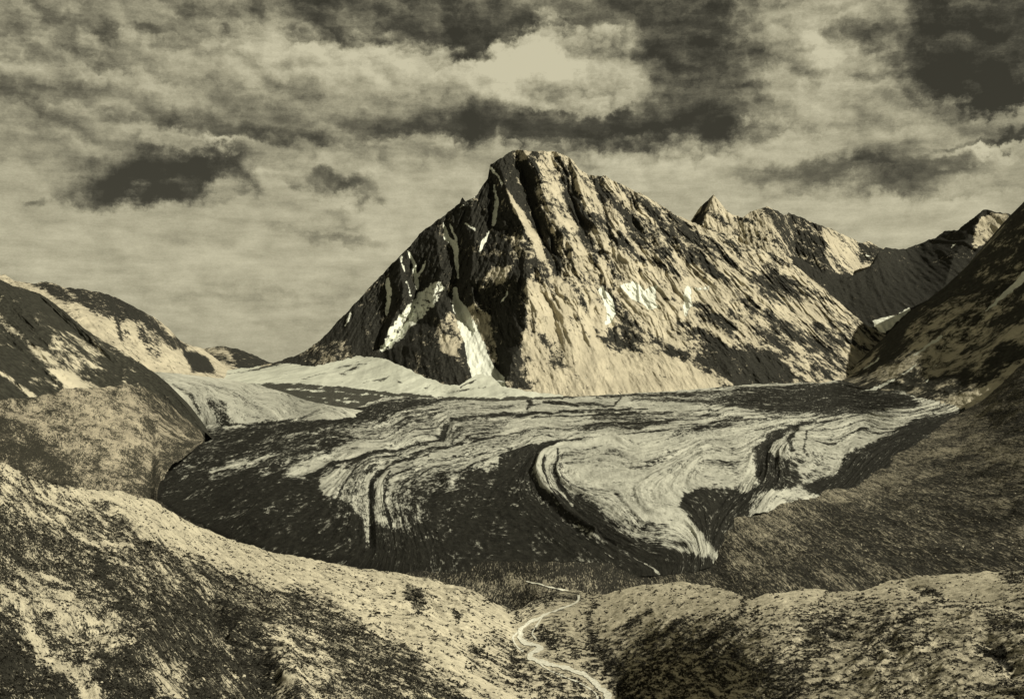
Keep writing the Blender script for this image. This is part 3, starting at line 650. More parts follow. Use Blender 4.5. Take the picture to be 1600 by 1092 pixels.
ice_cov = [
 ('p', [(220, 700), (345, 668), (560, 648), (600, 655), (430, 685), (330, 712), (420, 700), (520, 700), (440, 728), (380, 745), (310, 790), (220, 790)], 8, .88),
 ('p', [(540, 640), (640, 622), (700, 630), (640, 640), (600, 650), (540, 665)], 4, .88),
 ('p', [(236, 700), (350, 690), (520, 672), (545, 690), (400, 722), (300, 745), (236, 745)], 14, .80),
 ('l', [(330, 738, 5), (420, 712, 6), (500, 692, 4)], 3, .3),
 # dark debris-covered snout
 ('p', [(220, 760), (330, 748), (430, 738), (480, 752), (500, 780), (520, 800), (560, 800), (590, 820), (640, 830), (700, 780), (712, 752), (790, 728), (828, 706), (850, 700), (835, 745), (880, 800), (960, 840), (1130, 885), (1130, 930), (220, 930)], 9, .96),
 ('p', [(860, 775), (900, 778), (930, 795), (970, 830), (1040, 855), (1115, 870), (1150, 920), (820, 920)], 9, .97),
 ('l', [(330, 745, 4), (470, 712, 10), (560, 700, 8)], 5, .45),
 # second dark band
 ('l', [(1010, 640, 4), (860, 645, 5), (770, 650, 6), (706, 656, 7), (694, 668, 9), (691, 683, 8), (640, 696, 6), (570, 712, 6), (510, 730, 8), (485, 745, 10)], 2.5, .95),
 ('l', [(560, 722, 3), (520, 735, 10), (498, 752, 20)], 5, .85),
 ('l', [(740, 655, 4), (722, 665, 7), (716, 684, 6)], 2, .9), ('l', [(760, 655, 3), (745, 668, 6), (742, 684, 4)], 2, .85), ('l', [(735, 682, 14), (800, 684, 4)], 2, .5),
 ('p', [(700, 655), (800, 652), (780, 684), (700, 686)], 5, .55),
 # upper glacier, thin parallel moraines
 ('l', [(640, 627, 4), (820, 623, 3), (1000, 619, 3), (1140, 612, 3), (1240, 603, 10)], 3, .85),
 ('l', [(850, 630, 4), (960, 634, 4), (972, 622, 3)], 2, .85), ('l', [(980, 622, 4), (1100, 628, 6), (1180, 640, 5)], 3, .75),
 ('p', [(1110, 622), (1180, 610), (1250, 600), (1320, 594), (1420, 615), (1440, 640), (1300, 648), (1200, 646)], 7, .90),
 ('l', [(1140, 606, 3), (1230, 600, 6), (1315, 592, 7)], 2.5, .25),
 ('l', [(1160, 655, 5), (1100, 650, 5), (1000, 652, 4)], 3, .7),
 ('l', [(825, 624, 6), (830, 632, 8), (824, 640, 4)], 2, .8),
 ('p', [(930, 650), (1020, 642), (1080, 655), (980, 676), (900, 678)], 8, .55),
 ('l', [(1000, 660, 2), (860, 668, 3), (780, 680, 3), (720, 694, 3), (640, 712, 3)], 1.2, .72), ('l', [(1120, 642, 2), (1000, 647, 3), (860, 652, 3), (790, 655, 2)], 1.2, .8), ('l', [(1250, 650, 2), (1120, 660, 3), (1060, 668, 2)], 1.2, .7),
 ('l', [(640, 740, 2), (615, 758, 3), (612, 790, 3), (620, 820, 2)], 1.5, .8), ('l', [(700, 700, 2), (640, 718, 3), (560, 742, 3), (540, 762, 3)], 1.5, .7), ('l', [(1140, 700, 2), (1040, 722, 3), (1000, 745, 2)], 1.5, .65), ('l', [(1300, 655, 2), (1262, 675, 3), (1255, 705, 3), (1275, 730, 2)], 1.5, .75),
 # main medial moraine above the bright rail
 ('l', [(1140, 664, 3), (1050, 674, 4), (960, 684, 6), (880, 692, 8), (830, 704, 14), (790, 724, 26)], 2.5, .97),
 # third band
 ('l', [(668, 712, 3), (620, 722, 4), (590, 738, 9), (580, 755, 11), (578, 800, 12), (584, 850, 16)], 2.5, .98),
 ('l', [(610, 738, 2), (600, 752, 3), (602, 780, 3)], 1.5, .85),
 ('l', [(488, 752, 26), (500, 800, 40), (530, 850, 30)], 8, .95),
 ('l', [(540, 760, 3), (545, 800, 3)], 1.5, .6), ('l', [(520, 770, 14), (535, 800, 30)], 5, .7),
 # bright ice left on the snout
 ('p', [(500, 750), (540, 735), (574, 745), (576, 800), (560, 800), (548, 785), (515, 778), (496, 765)], 4, .26),
 ('l', [(562, 765, 22), (570, 800, 14), (574, 835, 9), (570, 855, 4)], 4, .48),
 ('p', [(600, 758), (640, 730), (700, 738), (710, 758), (690, 800), (650, 815), (640, 838), (600, 822), (600, 790)], 9, .56),
 ('p', [(650, 778), (720, 765), (760, 770), (740, 800), (680, 815)], 8, .86),
 # bright rails round the dark tongue
 ('l', [(1060, 678, 3), (960, 692, 6), (880, 703, 7), (846, 716, 7), (836, 736, 7), (846, 762, 6), (862, 784, 4)], 1.8, .10),
 ('l', [(872, 706, 4), (858, 722, 5), (858, 744, 5), (880, 775, 4), (895, 795, 3)], 1.8, .16),
 ('l', [(872, 708, 3), (866, 730, 4), (872, 752, 5), (892, 780, 5)], 1.6, .96), ('l', [(852, 716, 2), (847, 735, 3), (858, 765, 3)], 1.3, .95),
 ('l', [(862, 785, 3), (880, 815, 5), (930, 845, 6), (985, 868, 4)], 4, .66), ('l', [(820, 745, 12), (835, 775, 14), (860, 800, 10)], 8, .78), ('l', [(990, 870, 2), (1030, 893, 3)], 2, .5),
 # big pale lobe
 ('p', [(885, 715), (960, 697), (1100, 682), (1190, 668), (1184, 745), (1120, 752), (1066, 760), (1056, 790), (1085, 830), (1112, 868), (1060, 856), (1010, 838), (955, 800), (925, 782), (884, 760), (876, 735)], 5, .22),
 ('p', [(1000, 800), (1075, 845), (1110, 870), (1040, 850), (985, 825)], 8, .40), ('p', [(1000, 720), (1180, 705), (1184, 742), (1030, 752)], 12, .36),
 ('p', [(1066, 772), (1110, 765), (1180, 768), (1160, 830), (1125, 870), (1090, 830), (1062, 795)], 5, .93),
 ('l', [(1184, 745, 8), (1240, 756, 14), (1180, 765, 10)], 5, .92),
 # dark hooks in the right lobe
 ('l', [(1275, 660, 2), (1235, 667, 6), (1204, 684, 12), (1190, 706, 18), (1194, 738, 24)], 3, .96),
 ('p', [(1186, 700), (1215, 715), (1245, 728), (1255, 760), (1186, 758)], 5, .86), ('l', [(1248, 668, 2), (1232, 686, 6), (1238, 706, 5)], 2, .85),
 ('p', [(1246, 720), (1268, 716), (1300, 735), (1290, 748), (1258, 756)], 4, .32),
 ('p', [(1440, 652), (1540, 635), (1540, 690), (1300, 780), (1250, 760), (1310, 742), (1325, 710), (1380, 685)], 5, .97),
]
surface('glacier', 222, 1530, 1250, 430, top_gl, bot_gl, w_gl, M_ice, 'wide pale glacier with dark curving moraine bands and a black debris covered snout', 'glacier',
        jag=.4, zfun=z_gl, covf=ice_bands, mott=(.20, .35), cover=.30, cops=ice_cov, flow=flow_gl, back=None, seed=33, warp=4, tpow=1.0)

# side glacier spilling in from the left
top_sg = curve([(160, 580), (190, 580), (250, 581), (300, 586), (350, 592), (400, 600), (440, 612), (480, 626), (520, 634), (556, 640), (575, 642)])
bot_sg = curve([(160, 628), (200, 634), (240, 654), (280, 676), (310, 684), (350, 686), (430, 682), (500, 678), (540, 672), (575, 668)])
def ygl(u, v, k): return float(k / w_gl(np.array([u * 1.]), np.array([v * 1.]))[0])
zy = lambda u, v, z: (u, v, (HC - z) * F / (v - VH))
w_sg = inv(W_([zy(160, 581, 250), zy(250, 582, 225), zy(350, 593, 186), zy(450, 614, 145), zy(560, 640, 118), zy(200, 600, 185), zy(240, 618, 158), zy(330, 630, 130), zy(450, 640, 112)]
              + [(u, v, ygl(u, v, 1.0)) for u, v in ((300, 664), (350, 668), (430, 664), (500, 660), (545, 656))] + [(u, v + 14, ygl(u, v + 14, 1.06)) for u, v in ((300, 668), (350, 670), (430, 668), (500, 663), (545, 658))]))
PS2 = TPS([(u, v, k) for k, ln in [(0, [(200, 584), (250, 605), (290, 640), (310, 670)]), (1, [(220, 583), (290, 605), (318, 635), (330, 668)]), (2, [(250, 583), (320, 603), (360, 630), (380, 665)]),
      (3, [(290, 586), (370, 608), (430, 635), (450, 662)]), (4, [(350, 594), (430, 616), (500, 638), (540, 658)]), (5, [(400, 601), (480, 627), (560, 645)])] for u, v in ln])
surface('glacier', 160, 575, 420, 110, top_sg, bot_sg, w_sg, M_ice, 'small pale side glacier curving in from the left between dark slope and ice field', 'glacier', jag=.3, cover=.26,
        flow=lambda U, V, P: np.stack([PS2(U, V) * 7, P[..., 0] / 120, P[..., 1] / 120], -1), back=None, seed=37, warp=3,
        zfun=lambda U, V, P: fbm(PS2(U, V) * 2, P[..., 1] / 300, 3, 111, .5) * 5 + fbm(P[..., 0] / 40, P[..., 1] / 60, 4, 112, .6) * 2 - (1 - sstep(0, 8, bot_sg(U) - V)) * 3, mott=(.12, .4),
        cops=[('p', [(150, 586), (215, 586), (262, 612), (292, 640), (312, 672), (260, 680), (180, 620)], 4, .94), ('l', [(270, 600, 2), (300, 620, 6), (312, 645, 5)], 3, .8),
              ('l', [(300, 592, 2), (360, 610, 3), (410, 640, 4)], 3, .5), ('p', [(322, 622), (352, 630), (362, 662), (340, 664)], 4, .7), ('l', [(350, 668, 10), (450, 662, 8), (575, 655, 6)], 3, .9),
              ('l', [(200, 583, 4), (300, 588, 4), (380, 600, 5)], 2, .1), ('l', [(470, 655, 3), (500, 640, 3)], 2, .6)])
# snow apron under the great peak, and the moraine strip in front of it
top_sa = curve([(300, 584), (340, 580), (400, 573), (450, 567), (488, 573), (519, 566), (561, 556), (596, 559), (627, 571), (661, 588), (700, 602), (720, 601), (745, 584), (769, 588), (784, 603), (830, 612), (880, 617)])
surface('snowfield', 300, 880, 420, 90, top_sa, curve([(300, 600), (400, 625), (480, 645), (560, 655), (640, 640), (700, 636), (880, 636)]),
        inv(W_([(300, 584, 6000), (400, 573, 6100), (488, 573, 5750), (561, 556, 5900), (627, 569, 5400), (715, 603, 4980), (745, 584, 5200), (784, 603, 4960), (880, 617, 4840), (300, 600, 5300), (450, 604, 5150), (600, 615, 4950), (700, 622, 4850), (880, 624, 4750)])), M_neve,
        'smooth white snow apron below the left flank of the great peak', 'snowfield', jag=2, jagscale=12, cover=.10, flow=(25, 60, 12, 'xz'), back=None, seed=41, rock=(9, 120), warp=3,
        relief=lambda U, V, y, t: fbm((U + 2 * V) / 40, V / 30, 4, 121, .5) * 18,
        cops=[('l', [(500, 592, 3), (540, 582, 4), (580, 562, 4)], 3, .55), ('l', [(530, 600, 3), (600, 585, 4)], 4, .4), ('l', [(300, 588, 2), (380, 582, 2), (450, 566, 6), (490, 570, 3)], 2, .7),
              ('p', [(380, 600), (430, 598), (520, 602), (600, 612), (700, 621), (900, 620), (900, 640), (640, 645), (560, 665), (380, 640)], 2.5, .84), ('l', [(420, 606, 2), (520, 612, 3), (640, 622, 3)], 2, .5), ('l', [(480, 620, 2), (560, 628, 3)], 2, .55), ('l', [(620, 594, 3), (640, 604, 3)], 3, .5), ('l', [(470, 592, 2), (520, 580, 4), (560, 566, 3)], 3, .6), ('l', [(560, 598, 3), (600, 592, 5), (620, 584, 3)], 3, .5), ('l', [(660, 606, 3), (700, 612, 4), (760, 606, 2)], 3, .5),
              ('l', [(720, 604, 3), (745, 594, 2)], 2, .6)])

# ------------------------------------------------------------------ talus fan on the left
surface('hillside', -160, 318, 400, 300, curve([(-160, 640), (0, 622), (40, 622), (110, 610), (160, 604), (200, 600), (225, 606), (250, 622), (280, 645), (306, 666), (318, 682)]),
        curve([(-160, 900), (100, 860), (235, 850), (243, 790), (250, 752), (268, 730), (290, 712), (306, 698), (318, 686)]),
        inv(W_([(-160, 640, 2500), (0, 622, 2850), (110, 610, 3150), (200, 600, 3600), (250, 622, 3600), (310, 668, 3500), (345, 700, 3300), (250, 740, 2850), (240, 790, 2480), (0, 850, 1500), (200, 850, 2000), (-160, 880, 1300), (100, 740, 2350), (0, 720, 2150)])), M_fan,
        'brown gravelly talus fan spreading from the dark mountainside at left to the ice edge', 'hillside', jag=1.5, jagscale=20, cover=.56, flow=ground_flow(lambda U: 0 * U + .45, 11, 7.5), back=None, seed=45,
        zfun=lambda U, V, P: fbm(P[..., 0] / 120, P[..., 1] / 200, 5, 131, .55) * 16 + fbm(P[..., 0] / 14, P[..., 1] / 26, 4, 132, .6) * 1.6, warp=12,
        cops=[('p', [(-160, 625), (0, 650), (60, 680), (110, 720), (130, 760), (60, 750), (-160, 730)], 16, .80), ('l', [(-20, 640, 10), (60, 660, 14), (110, 690, 10)], 8, .5),
              ('l', [(-20, 690, 8), (60, 710, 12), (110, 745, 8)], 8, .9), ('p', [(100, 620), (200, 612), (230, 660), (210, 720), (130, 680)], 18, .42), ('p', [(200, 600), (245, 620), (310, 668), (280, 665), (230, 630)], 7, .72),
              ('l', [(306, 672, 16), (285, 700, 24), (258, 726, 30), (240, 770, 40)], 12, .80), ('p', [(200, 770), (250, 770), (330, 830), (200, 870)], 9, .7)])

# ------------------------------------------------------------------ valley floor before the snout and the dark slope on the right
term_v = [(150, 730), (236, 755), (262, 775), (300, 798), (360, 825), (430, 846), (520, 860), (600, 870), (700, 876), (850, 878), (1000, 878), (1080, 872), (1105, 862), (1122, 840), (1136, 800), (1160, 778), (1200, 764), (1270, 752),
          (1330, 736), (1380, 712), (1430, 685), (1480, 658), (1505, 643), (1540, 622), (1565, 600), (1590, 575), (1620, 550), (1760, 470)]
mid = {}
surface('hillside', 150, 1920, 1090, 300, curve(term_v), curve([(150, 900), (700, 960), (900, 958), (1200, 985), (1760, 1000)]),
        inv(W_([(236, 760, 2900), (300, 800, 2530), (430, 850, 2150), (700, 880, 1970), (1000, 880, 1960), (1100, 868, 2030), (1136, 800, 2400), (1200, 764, 2640), (1330, 736, 2950), (1430, 685, 3350), (1505, 643, 3650), (1600, 565, 3750), (1760, 470, 3600),
                (700, 930, 1690), (850, 925, 1700), (950, 940, 1720), (1250, 880, 1850), (1450, 800, 2150), (1600, 720, 2250), (1760, 640, 2250), (1250, 940, 1600), (1500, 900, 1600), (1700, 860, 1550), (1760, 980, 1150), (1500, 980, 1300), (1200, 980, 1470), (800, 980, 1680), (500, 960, 1850), (200, 900, 1900)])), M_mid,
        'broad dark shrubby slope on the right running down to the glacier snout and stream', 'hillside', jag=1.4, jagscale=30, cover=.78, flow=lambda U, V, P: np.stack([(P[..., 0] - 1.1 * P[..., 2]) / 10, (P[..., 2] + .5 * P[..., 0]) / 8, P[..., 1] / 110], -1), mott=(.34, .18), back=(5, 60, 60), seed=49, warp=14, getter=mid,
        zfun=lambda U, V, P: fbm(P[..., 0] / 150, P[..., 1] / 210, 5, 141, .55) * 15 * sstep(0, 25, V - curve(term_v)(U)) + fbm(P[..., 0] / 11, P[..., 1] / 17, 4, 142, .6) * 1.8,
        cops=[('p', [(150, 700), (520, 820), (700, 850), (1130, 850), (1150, 892), (1000, 905), (760, 902), (600, 905), (430, 880), (150, 800)], 7, .97),
              ('p', [(1140, 790), (1300, 760), (1400, 720), (1420, 760), (1300, 800), (1180, 850)], 18, .56), ('p', [(1500, 700), (1620, 640), (1760, 640), (1760, 760), (1600, 760)], 20, .54),
              ('l', [(1490, 665, 10), (1600, 615, 16)], 8, .50), ('l', [(1240, 830, 3), (1330, 800, 6), (1440, 745, 4)], 4, .45), ('l', [(1300, 870, 4), (1420, 850, 8), (1560, 790, 5)], 6, .52), ('l', [(1400, 740, 4), (1500, 700, 7), (1600, 640, 5)], 5, .42), ('l', [(1130, 880, 5), (1240, 870, 10), (1300, 885, 5)], 6, .52), ('l', [(1450, 880, 5), (1560, 850, 9), (1640, 800, 6)], 6, .5), ('p', [(1250, 800), (1500, 780), (1620, 830), (1620, 890), (1300, 900), (1180, 880)], 22, .84),
              ('p', [(1540, 690), (1575, 600), (1640, 540), (1760, 500), (1760, 640), (1600, 690)], 14, .82), ('p', [(1350, 700), (1440, 670), (1500, 640), (1540, 650), (1440, 720), (1300, 760)], 10, .60), ('p', [(800, 895), (900, 905), (900, 925), (780, 915)], 6, .6)])

# ------------------------------------------------------------------ foreground slopes with the stream gully between them
stream = [(800, 906), (832, 909), (868, 916), (900, 925), (906, 934), (895, 946), (862, 956), (828, 972), (812, 985), (808, 998), (822, 1008), (850, 1014), (828, 1026), (850, 1036), (885, 1044), (915, 1055), (932, 1070), (948, 1084), (958, 1104), (964, 1130)]
top_fg = curve([(-160, 690), (-40, 712), (0, 722), (60, 748), (120, 762), (200, 770), (240, 784), (280, 808), (330, 830), (380, 848), (430, 864), (500, 878), (560, 888), (620, 896), (680, 906), (735, 922), (775, 942), (800, 953), (815, 952), (832, 938), (850, 929), (880, 922), (905, 922),
                (940, 928), (975, 920), (1010, 912), (1060, 909), (1110, 915), (1150, 926), (1180, 934), (1215, 926), (1250, 918), (1300, 922), (1340, 925), (1390, 908), (1450, 900), (1520, 896), (1600, 886), (1760, 860)])
w_fg = inv(W_([(-160, 690, 1000), (0, 722, 1180), (120, 762, 1450), (240, 784, 1800), (330, 830, 1800), (430, 864, 1700), (620, 896, 1640), (735, 922, 1600), (815, 955, 1530), (880, 925, 1610), (1010, 912, 1540), (1110, 915, 1450), (1300, 922, 1270), (1450, 900, 1200), (1600, 886, 1120), (1760, 860, 1000),
               (-160, 1130, 380), (0, 1092, 460), (200, 1092, 540), (420, 1092, 680), (600, 1092, 830), (800, 1092, 1060), (960, 1092, 1210), (810, 1000, 1440), (880, 1040, 1325), (1000, 1092, 1175), (1060, 1092, 1060), (1300, 1092, 760), (1600, 1092, 590), (1760, 1130, 500),
               (0, 900, 720), (200, 900, 900), (420, 950, 1020), (600, 980, 1200), (930, 1000, 1400), (1000, 1000, 1335), (1000, 1050, 1235), (1200, 1000, 1010), (1500, 1000, 800)]))
sx_of_v = curve([(b, a) for a, b in [(870, 880), (893, 925), (900, 940), (862, 956), (828, 972), (808, 998), (830, 1020), (870, 1040), (915, 1055), (955, 1084), (1030, 1140)]])
fg = {}
def z_fg(U, V, P):
    X, Y = P[..., 0], P[..., 1]
    d, _ = seg_dist(U, V, stream); away = sstep(4, 70, d)
    z = fbm(X / 90, Y / 120, 5, 151, .55) * 5 * away + fbm(X / 9, Y / 12, 4, 152, .6) * .9 * sstep(3, 20, d)
    # erosion gullies falling towards the stream
    lg = sstep(900, 700, U) * sstep(840, 960, V)
    away = sstep(6, 90, d); z = z + fbm((X + .35 * Y) / 46 + .6 * fbm(X / 60, Y / 60, 2, 159), (Y - .3 * X) / 200, 4, 153, .5, True) * 5 * lg * away
    rg = sstep(960, 1060, U) * sstep(930, 980, V)
    z = z + fbm((X - Y * .55) / 52 + .8 * fbm(X / 70, Y / 70, 2, 158), (Y + .5 * X) / 130, 4, 154, .5, True) * 3.2 * rg * away + fbm(X / 34, Y / 40, 4, 157, .55) * 2.5 * away
    for ln, h in [([(330, 930, 20), (350, 985, 34), (395, 1040, 44), (420, 1100, 54)], -12), ([(430, 960, 14), (450, 1030, 24), (470, 1100, 30)], 7), ([(140, 780, 14), (190, 815, 20), (250, 850, 18)], -7), ([(1420, 915, 12), (1520, 932, 14), (1640, 960, 10)], -6),
                  ([(940, 930, 14), (925, 975, 20), (935, 1010, 20), (990, 1060, 26)], -2), ([(1540, 1000, 20), (1580, 1040, 26)], -5)]:
        z = z + h * line_mask(U, V, ln, 26) * away
    return z
fg_cov = [
 ('p', [(-160, 730), (0, 775), (120, 800), (230, 850), (330, 880), (430, 920), (560, 980), (640, 1020), (720, 1092), (740, 1140), (-160, 1140)], 16, .69),
 ('p', [(-160, 715), (0, 735), (110, 775), (160, 780), (260, 850), (330, 880), (480, 935), (620, 1000), (760, 1092), (800, 1140), (900, 1140), (830, 1060), (800, 1000), (815, 960), (735, 920), (620, 894), (430, 860), (240, 780), (100, 740)], 10, .16),
 ('l', [(-60, 758, 26), (20, 790, 24), (110, 830, 20), (200, 865, 14)], 12, .40), ('p', [(10, 700), (40, 700), (120, 752), (100, 760), (30, 745)], 8, .8),
 ('l', [(150, 785, 14), (185, 815, 22), (215, 838, 20), (250, 850, 16)], 7, .72), ('l', [(0, 770, 10), (60, 790, 14), (130, 800, 18)], 10, .55),
 ('p', [(20, 880), (70, 900), (150, 950), (210, 1010), (180, 1060), (110, 1010), (40, 950)], 20, .40), ('p', [(-40, 780), (60, 830), (60, 880), (-40, 900)], 20, .82), ('l', [(110, 850, 30), (200, 940, 40), (270, 1010, 30)], 18, .88),
 ('p', [(-20, 960), (40, 1020), (110, 1092), (150, 1140), (-160, 1140), (-160, 960)], 14, .90), ('l', [(0, 930, 16), (50, 1000, 22), (100, 1050, 22), (160, 1100, 20)], 9, .30),
 ('p', [(140, 1020), (220, 1010), (250, 1092), (250, 1140), (180, 1140)], 14, .95), ('p', [(240, 1030), (290, 1040), (290, 1140), (245, 1140)], 12, .42),
 ('p', [(290, 920), (360, 930), (400, 985), (428, 1030), (436, 1140), (300, 1140), (290, 1020), (240, 950)], 9, .90), ('l', [(350, 985, 14), (360, 1050, 16), (350, 1110, 16)], 12, .58),
 ('p', [(430, 985), (500, 1010), (560, 1092), (570, 1140), (440, 1140), (436, 1040)], 14, .50), ('p', [(470, 920), (540, 960), (640, 1030), (700, 1092), (720, 1140), (570, 1140), (520, 1040), (440, 960)], 16, .72),
 ('l', [(640, 925, 16), (655, 945, 22)], 6, .80), ('l', [(708, 960, 8), (716, 968, 8)], 3, .92), ('l', [(735, 1010, 14), (745, 1025, 18)], 7, .72), ('l', [(780, 1000, 20), (800, 1030, 20)], 10, .5), ('l', [(760, 1030, 30), (850, 1070, 40), (930, 1110, 30)], 16, .52),
 ('l', [(750, 925, 12), (800, 945, 14), (860, 930, 16), (905, 932, 12)], 7, .78), ('l', [(840, 990, 8), (862, 1002, 12), (860, 1015, 6)], 4, .85), ('l', [(800, 1030, 10), (820, 1028, 8)], 4, .8),
 # right slope
 ('p', [(880, 960), (960, 920), (1110, 905), (1250, 915), (1390, 900), (1600, 880), (1760, 860), (1760, 920), (1500, 930), (1300, 935), (1200, 990), (1120, 960), (1000, 980), (900, 1000)], 8, .12),
 ('p', [(1000, 990), (1150, 960), (1300, 945), (1500, 950), (1760, 940), (1760, 1140), (960, 1140), (930, 1050)], 14, .36),
 ('l', [(930, 940, 10), (920, 975, 16), (930, 1010, 18), (960, 1050, 30), (1020, 1092, 44)], 10, .66), ('p', [(980, 1030), (1080, 990), (1180, 1020), (1150, 1060), (1080, 1092), (1000, 1140), (960, 1090)], 18, .56),
 ('l', [(965, 985, 8), (1020, 955, 8)], 5, .72), ('l', [(1005, 1005, 8), (1070, 975, 9)], 5, .8), ('l', [(1090, 1010, 10), (1150, 985, 9)], 5, .8), ('l', [(1170, 935, 14), (1150, 965, 12), (1120, 985, 8)], 6, .66),
 ('p', [(1250, 970), (1320, 955), (1330, 1000), (1260, 1010)], 14, .72), ('p', [(1350, 965), (1450, 955), (1420, 1010), (1340, 1030)], 16, .60), ('p', [(1180, 1040), (1270, 1020), (1260, 1092), (1200, 1140)], 16, .66),
 ('l', [(1530, 1008, 14), (1560, 1025, 22), (1575, 1035, 12)], 5, .93), ('l', [(1420, 916, 7), (1480, 926, 9), (1540, 942, 7)], 4, .84), ('p', [(1540, 880), (1760, 850), (1760, 900), (1580, 915)], 12, .58), ('p', [(1540, 960), (1640, 950), (1640, 1000), (1560, 990)], 14, .62),
 ('l', [(1380, 912, 10), (1440, 906, 12), (1500, 930, 10), (1600, 955, 10)], 6, .18), ('p', [(1450, 1030), (1530, 1040), (1500, 1092), (1430, 1092)], 16, .36), ('l', [(1270, 1100, 14), (1340, 1020, 18)], 10, .36),
]
surface('hillside', -260, 1920, 1680, 520, top_fg, curve([(-160, 1150), (1760, 1150)]), w_fg, M_hill,
        ['pale grassy foreground slope on the left of the stream, mottled with dark scrub', 'speckled foreground slope on the right of the stream with pale crest'], 'hillside',
        jag=1.5, jagscale=26, cover=.4, cops=fg_cov, flow=ground_flow(lambda U: np.interp(U, [0, 300, 700, 880, 960, 1200, 1500, 1600], [.9, .75, .55, .2, -.9, -.8, -.5, -.1]), 4.4, 3.4), back=(5, 30, 30), seed=53, warp=14, zfun=z_fg, getter=fg,
        fmask=lambda U, V: U < sx_of_v(V), mott=(.5, .3))

# ------------------------------------------------------------------ stream
def sampler(g):
    U, V, P, Cv = g['U'], g['V'], g['P'], g['cover']; us = U[0]
    def f(u, v):
        i = int(np.clip(np.searchsorted(us, u) - 1, 0, len(us) - 2)); k = (u - us[i]) / (us[i + 1] - us[i]); out = []
        for c in (i, i + 1):
            out.append([np.interp(v, V[:, c], P[:, c, q]) for q in range(3)] + [np.interp(v, V[:, c], Cv[:, c])])
        o = np.array(out[0]) * (1 - k) + np.array(out[1]) * k
        return Vector(o[:3]), o[3]
    return f
on_fg, on_mid = sampler(fg), sampler(mid)

def simple_mat(name, cols, scale, bump=.3, rough=.8, spec=.2):
    m = bpy.data.materials.new(name); m.use_nodes = True; m.node_tree.nodes.clear(); n = NT(m.node_tree)
    p = n.n('ShaderNodeTexCoord').outputs['Object']
    a = n.noise(p, scale, 6, .7)
    b = n.n('ShaderNodeBump', {'Strength': 1., 'Distance': bump, 'Height': a}).outputs[0]
    d = n.n('ShaderNodeBsdfPrincipled', {'Base Color': n.mix(n.mr(a, .38, .62), *cols), 'Roughness': rough, 'Specular IOR Level': spec, 'Normal': b})
    n.n('ShaderNodeOutputMaterial', {0: d.outputs[0]}); return m

def densify(pts, step):
    out = []
    for (a, b), (c, d) in zip(pts[:-1], pts[1:]):
        n = max(1, int(math.hypot(c - a, d - b) / step)); out += [(a + (c - a) * i / n, b + (d - b) * i / n) for i in range(n)]
    p = np.array(out + [pts[-1]])
    for _ in range(6): p[1:-1] = .25 * p[:-2] + .5 * p[1:-1] + .25 * p[2:]
    return p
def ribbon(pts, wf, on, lift, seed):
    p = densify(pts, 2.0); d = np.gradient(p, axis=0); d /= np.hypot(d[:, :1], d[:, 1:]) + 1e-9
    nrm = np.c_[-d[:, 1], d[:, 0]]; vs, fs = [], []; K = 6
    for i in range(len(p)):
        w = wf(p[i, 1]); q = i * .17
        wl = w * (1 + .85 * float(fbm(np.array([q]), np.array([seed + .3]), 4, seed, .6)[0]) * 2); wr = w * (1 + .85 * float(fbm(np.array([q]), np.array([seed + 7.3]), 4, seed + 1, .6)[0]) * 2)
        for k in range(K + 1):
            o = -wl + (wl + wr) * k / K
            P, _ = on(p[i, 0] + nrm[i, 0] * o, p[i, 1] + nrm[i, 1] * o * .7)
            vs.append((P.x, P.y, P.z + lift))
        if i: fs += [(b0 + k, b0 + k + 1, b0 + K + 2 + k, b0 + K + 1 + k) for b0 in [(i - 1) * (K + 1)] for k in range(K)]
    return vs, fs
wf = lambda v: float(np.interp(v, [900, 925, 950, 975, 1000, 1030, 1060, 1100], [1.0, 1.8, 1.6, 2.8, 4.4, 4.2, 4.2, 6.0]))
va, fa = ribbon([(822, 906), (845, 911), (868, 916), (900, 925), (906, 932), (902, 938)], wf, on_mid, 1.2, 3)
vb, fb_ = ribbon([(904, 930), (906, 937), (893, 946), (862, 956), (828, 972), (812, 985), (810, 998), (826, 1006), (848, 1012), (830, 1022), (826, 1028), (850, 1036), (885, 1044), (915, 1055), (932, 1070), (948, 1084), (958, 1104), (964, 1130)], wf, on_fg, .8, 5)
parts_ = [(va, fa), (vb, fb_)]
for strand in ([(836, 1030), (852, 1044), (878, 1056), (905, 1066), (930, 1082), (938, 1100)], [(850, 960), (838, 978), (830, 990), (838, 1000)], [(812, 985), (800, 996), (806, 1010), (818, 1018)], [(890, 1046), (905, 1050), (925, 1064)]):
    parts_.append(ribbon(strand, lambda v: 1.5, on_fg, .6, int(strand[0][0])))
av, af = [], []
for pv, pf in parts_:
    af += [tuple(i + len(av) for i in f) for f in pf]; av += pv
sm = bpy.data.meshes.new('stream'); sm.from_pydata(av, [], af)
sm.materials.append(simple_mat('silty_water', ((.50, .50, .41), (.78, .78, .66)), .35, .15, .5, .4))
for p_ in sm.polygons: p_.use_smooth = True
tag_o = bpy.data.objects.new('stream', sm); COL.objects.link(tag_o)
tag(tag_o, 'pale silty stream winding down the gully between the two foreground slopes', 'stream', kind='structure')

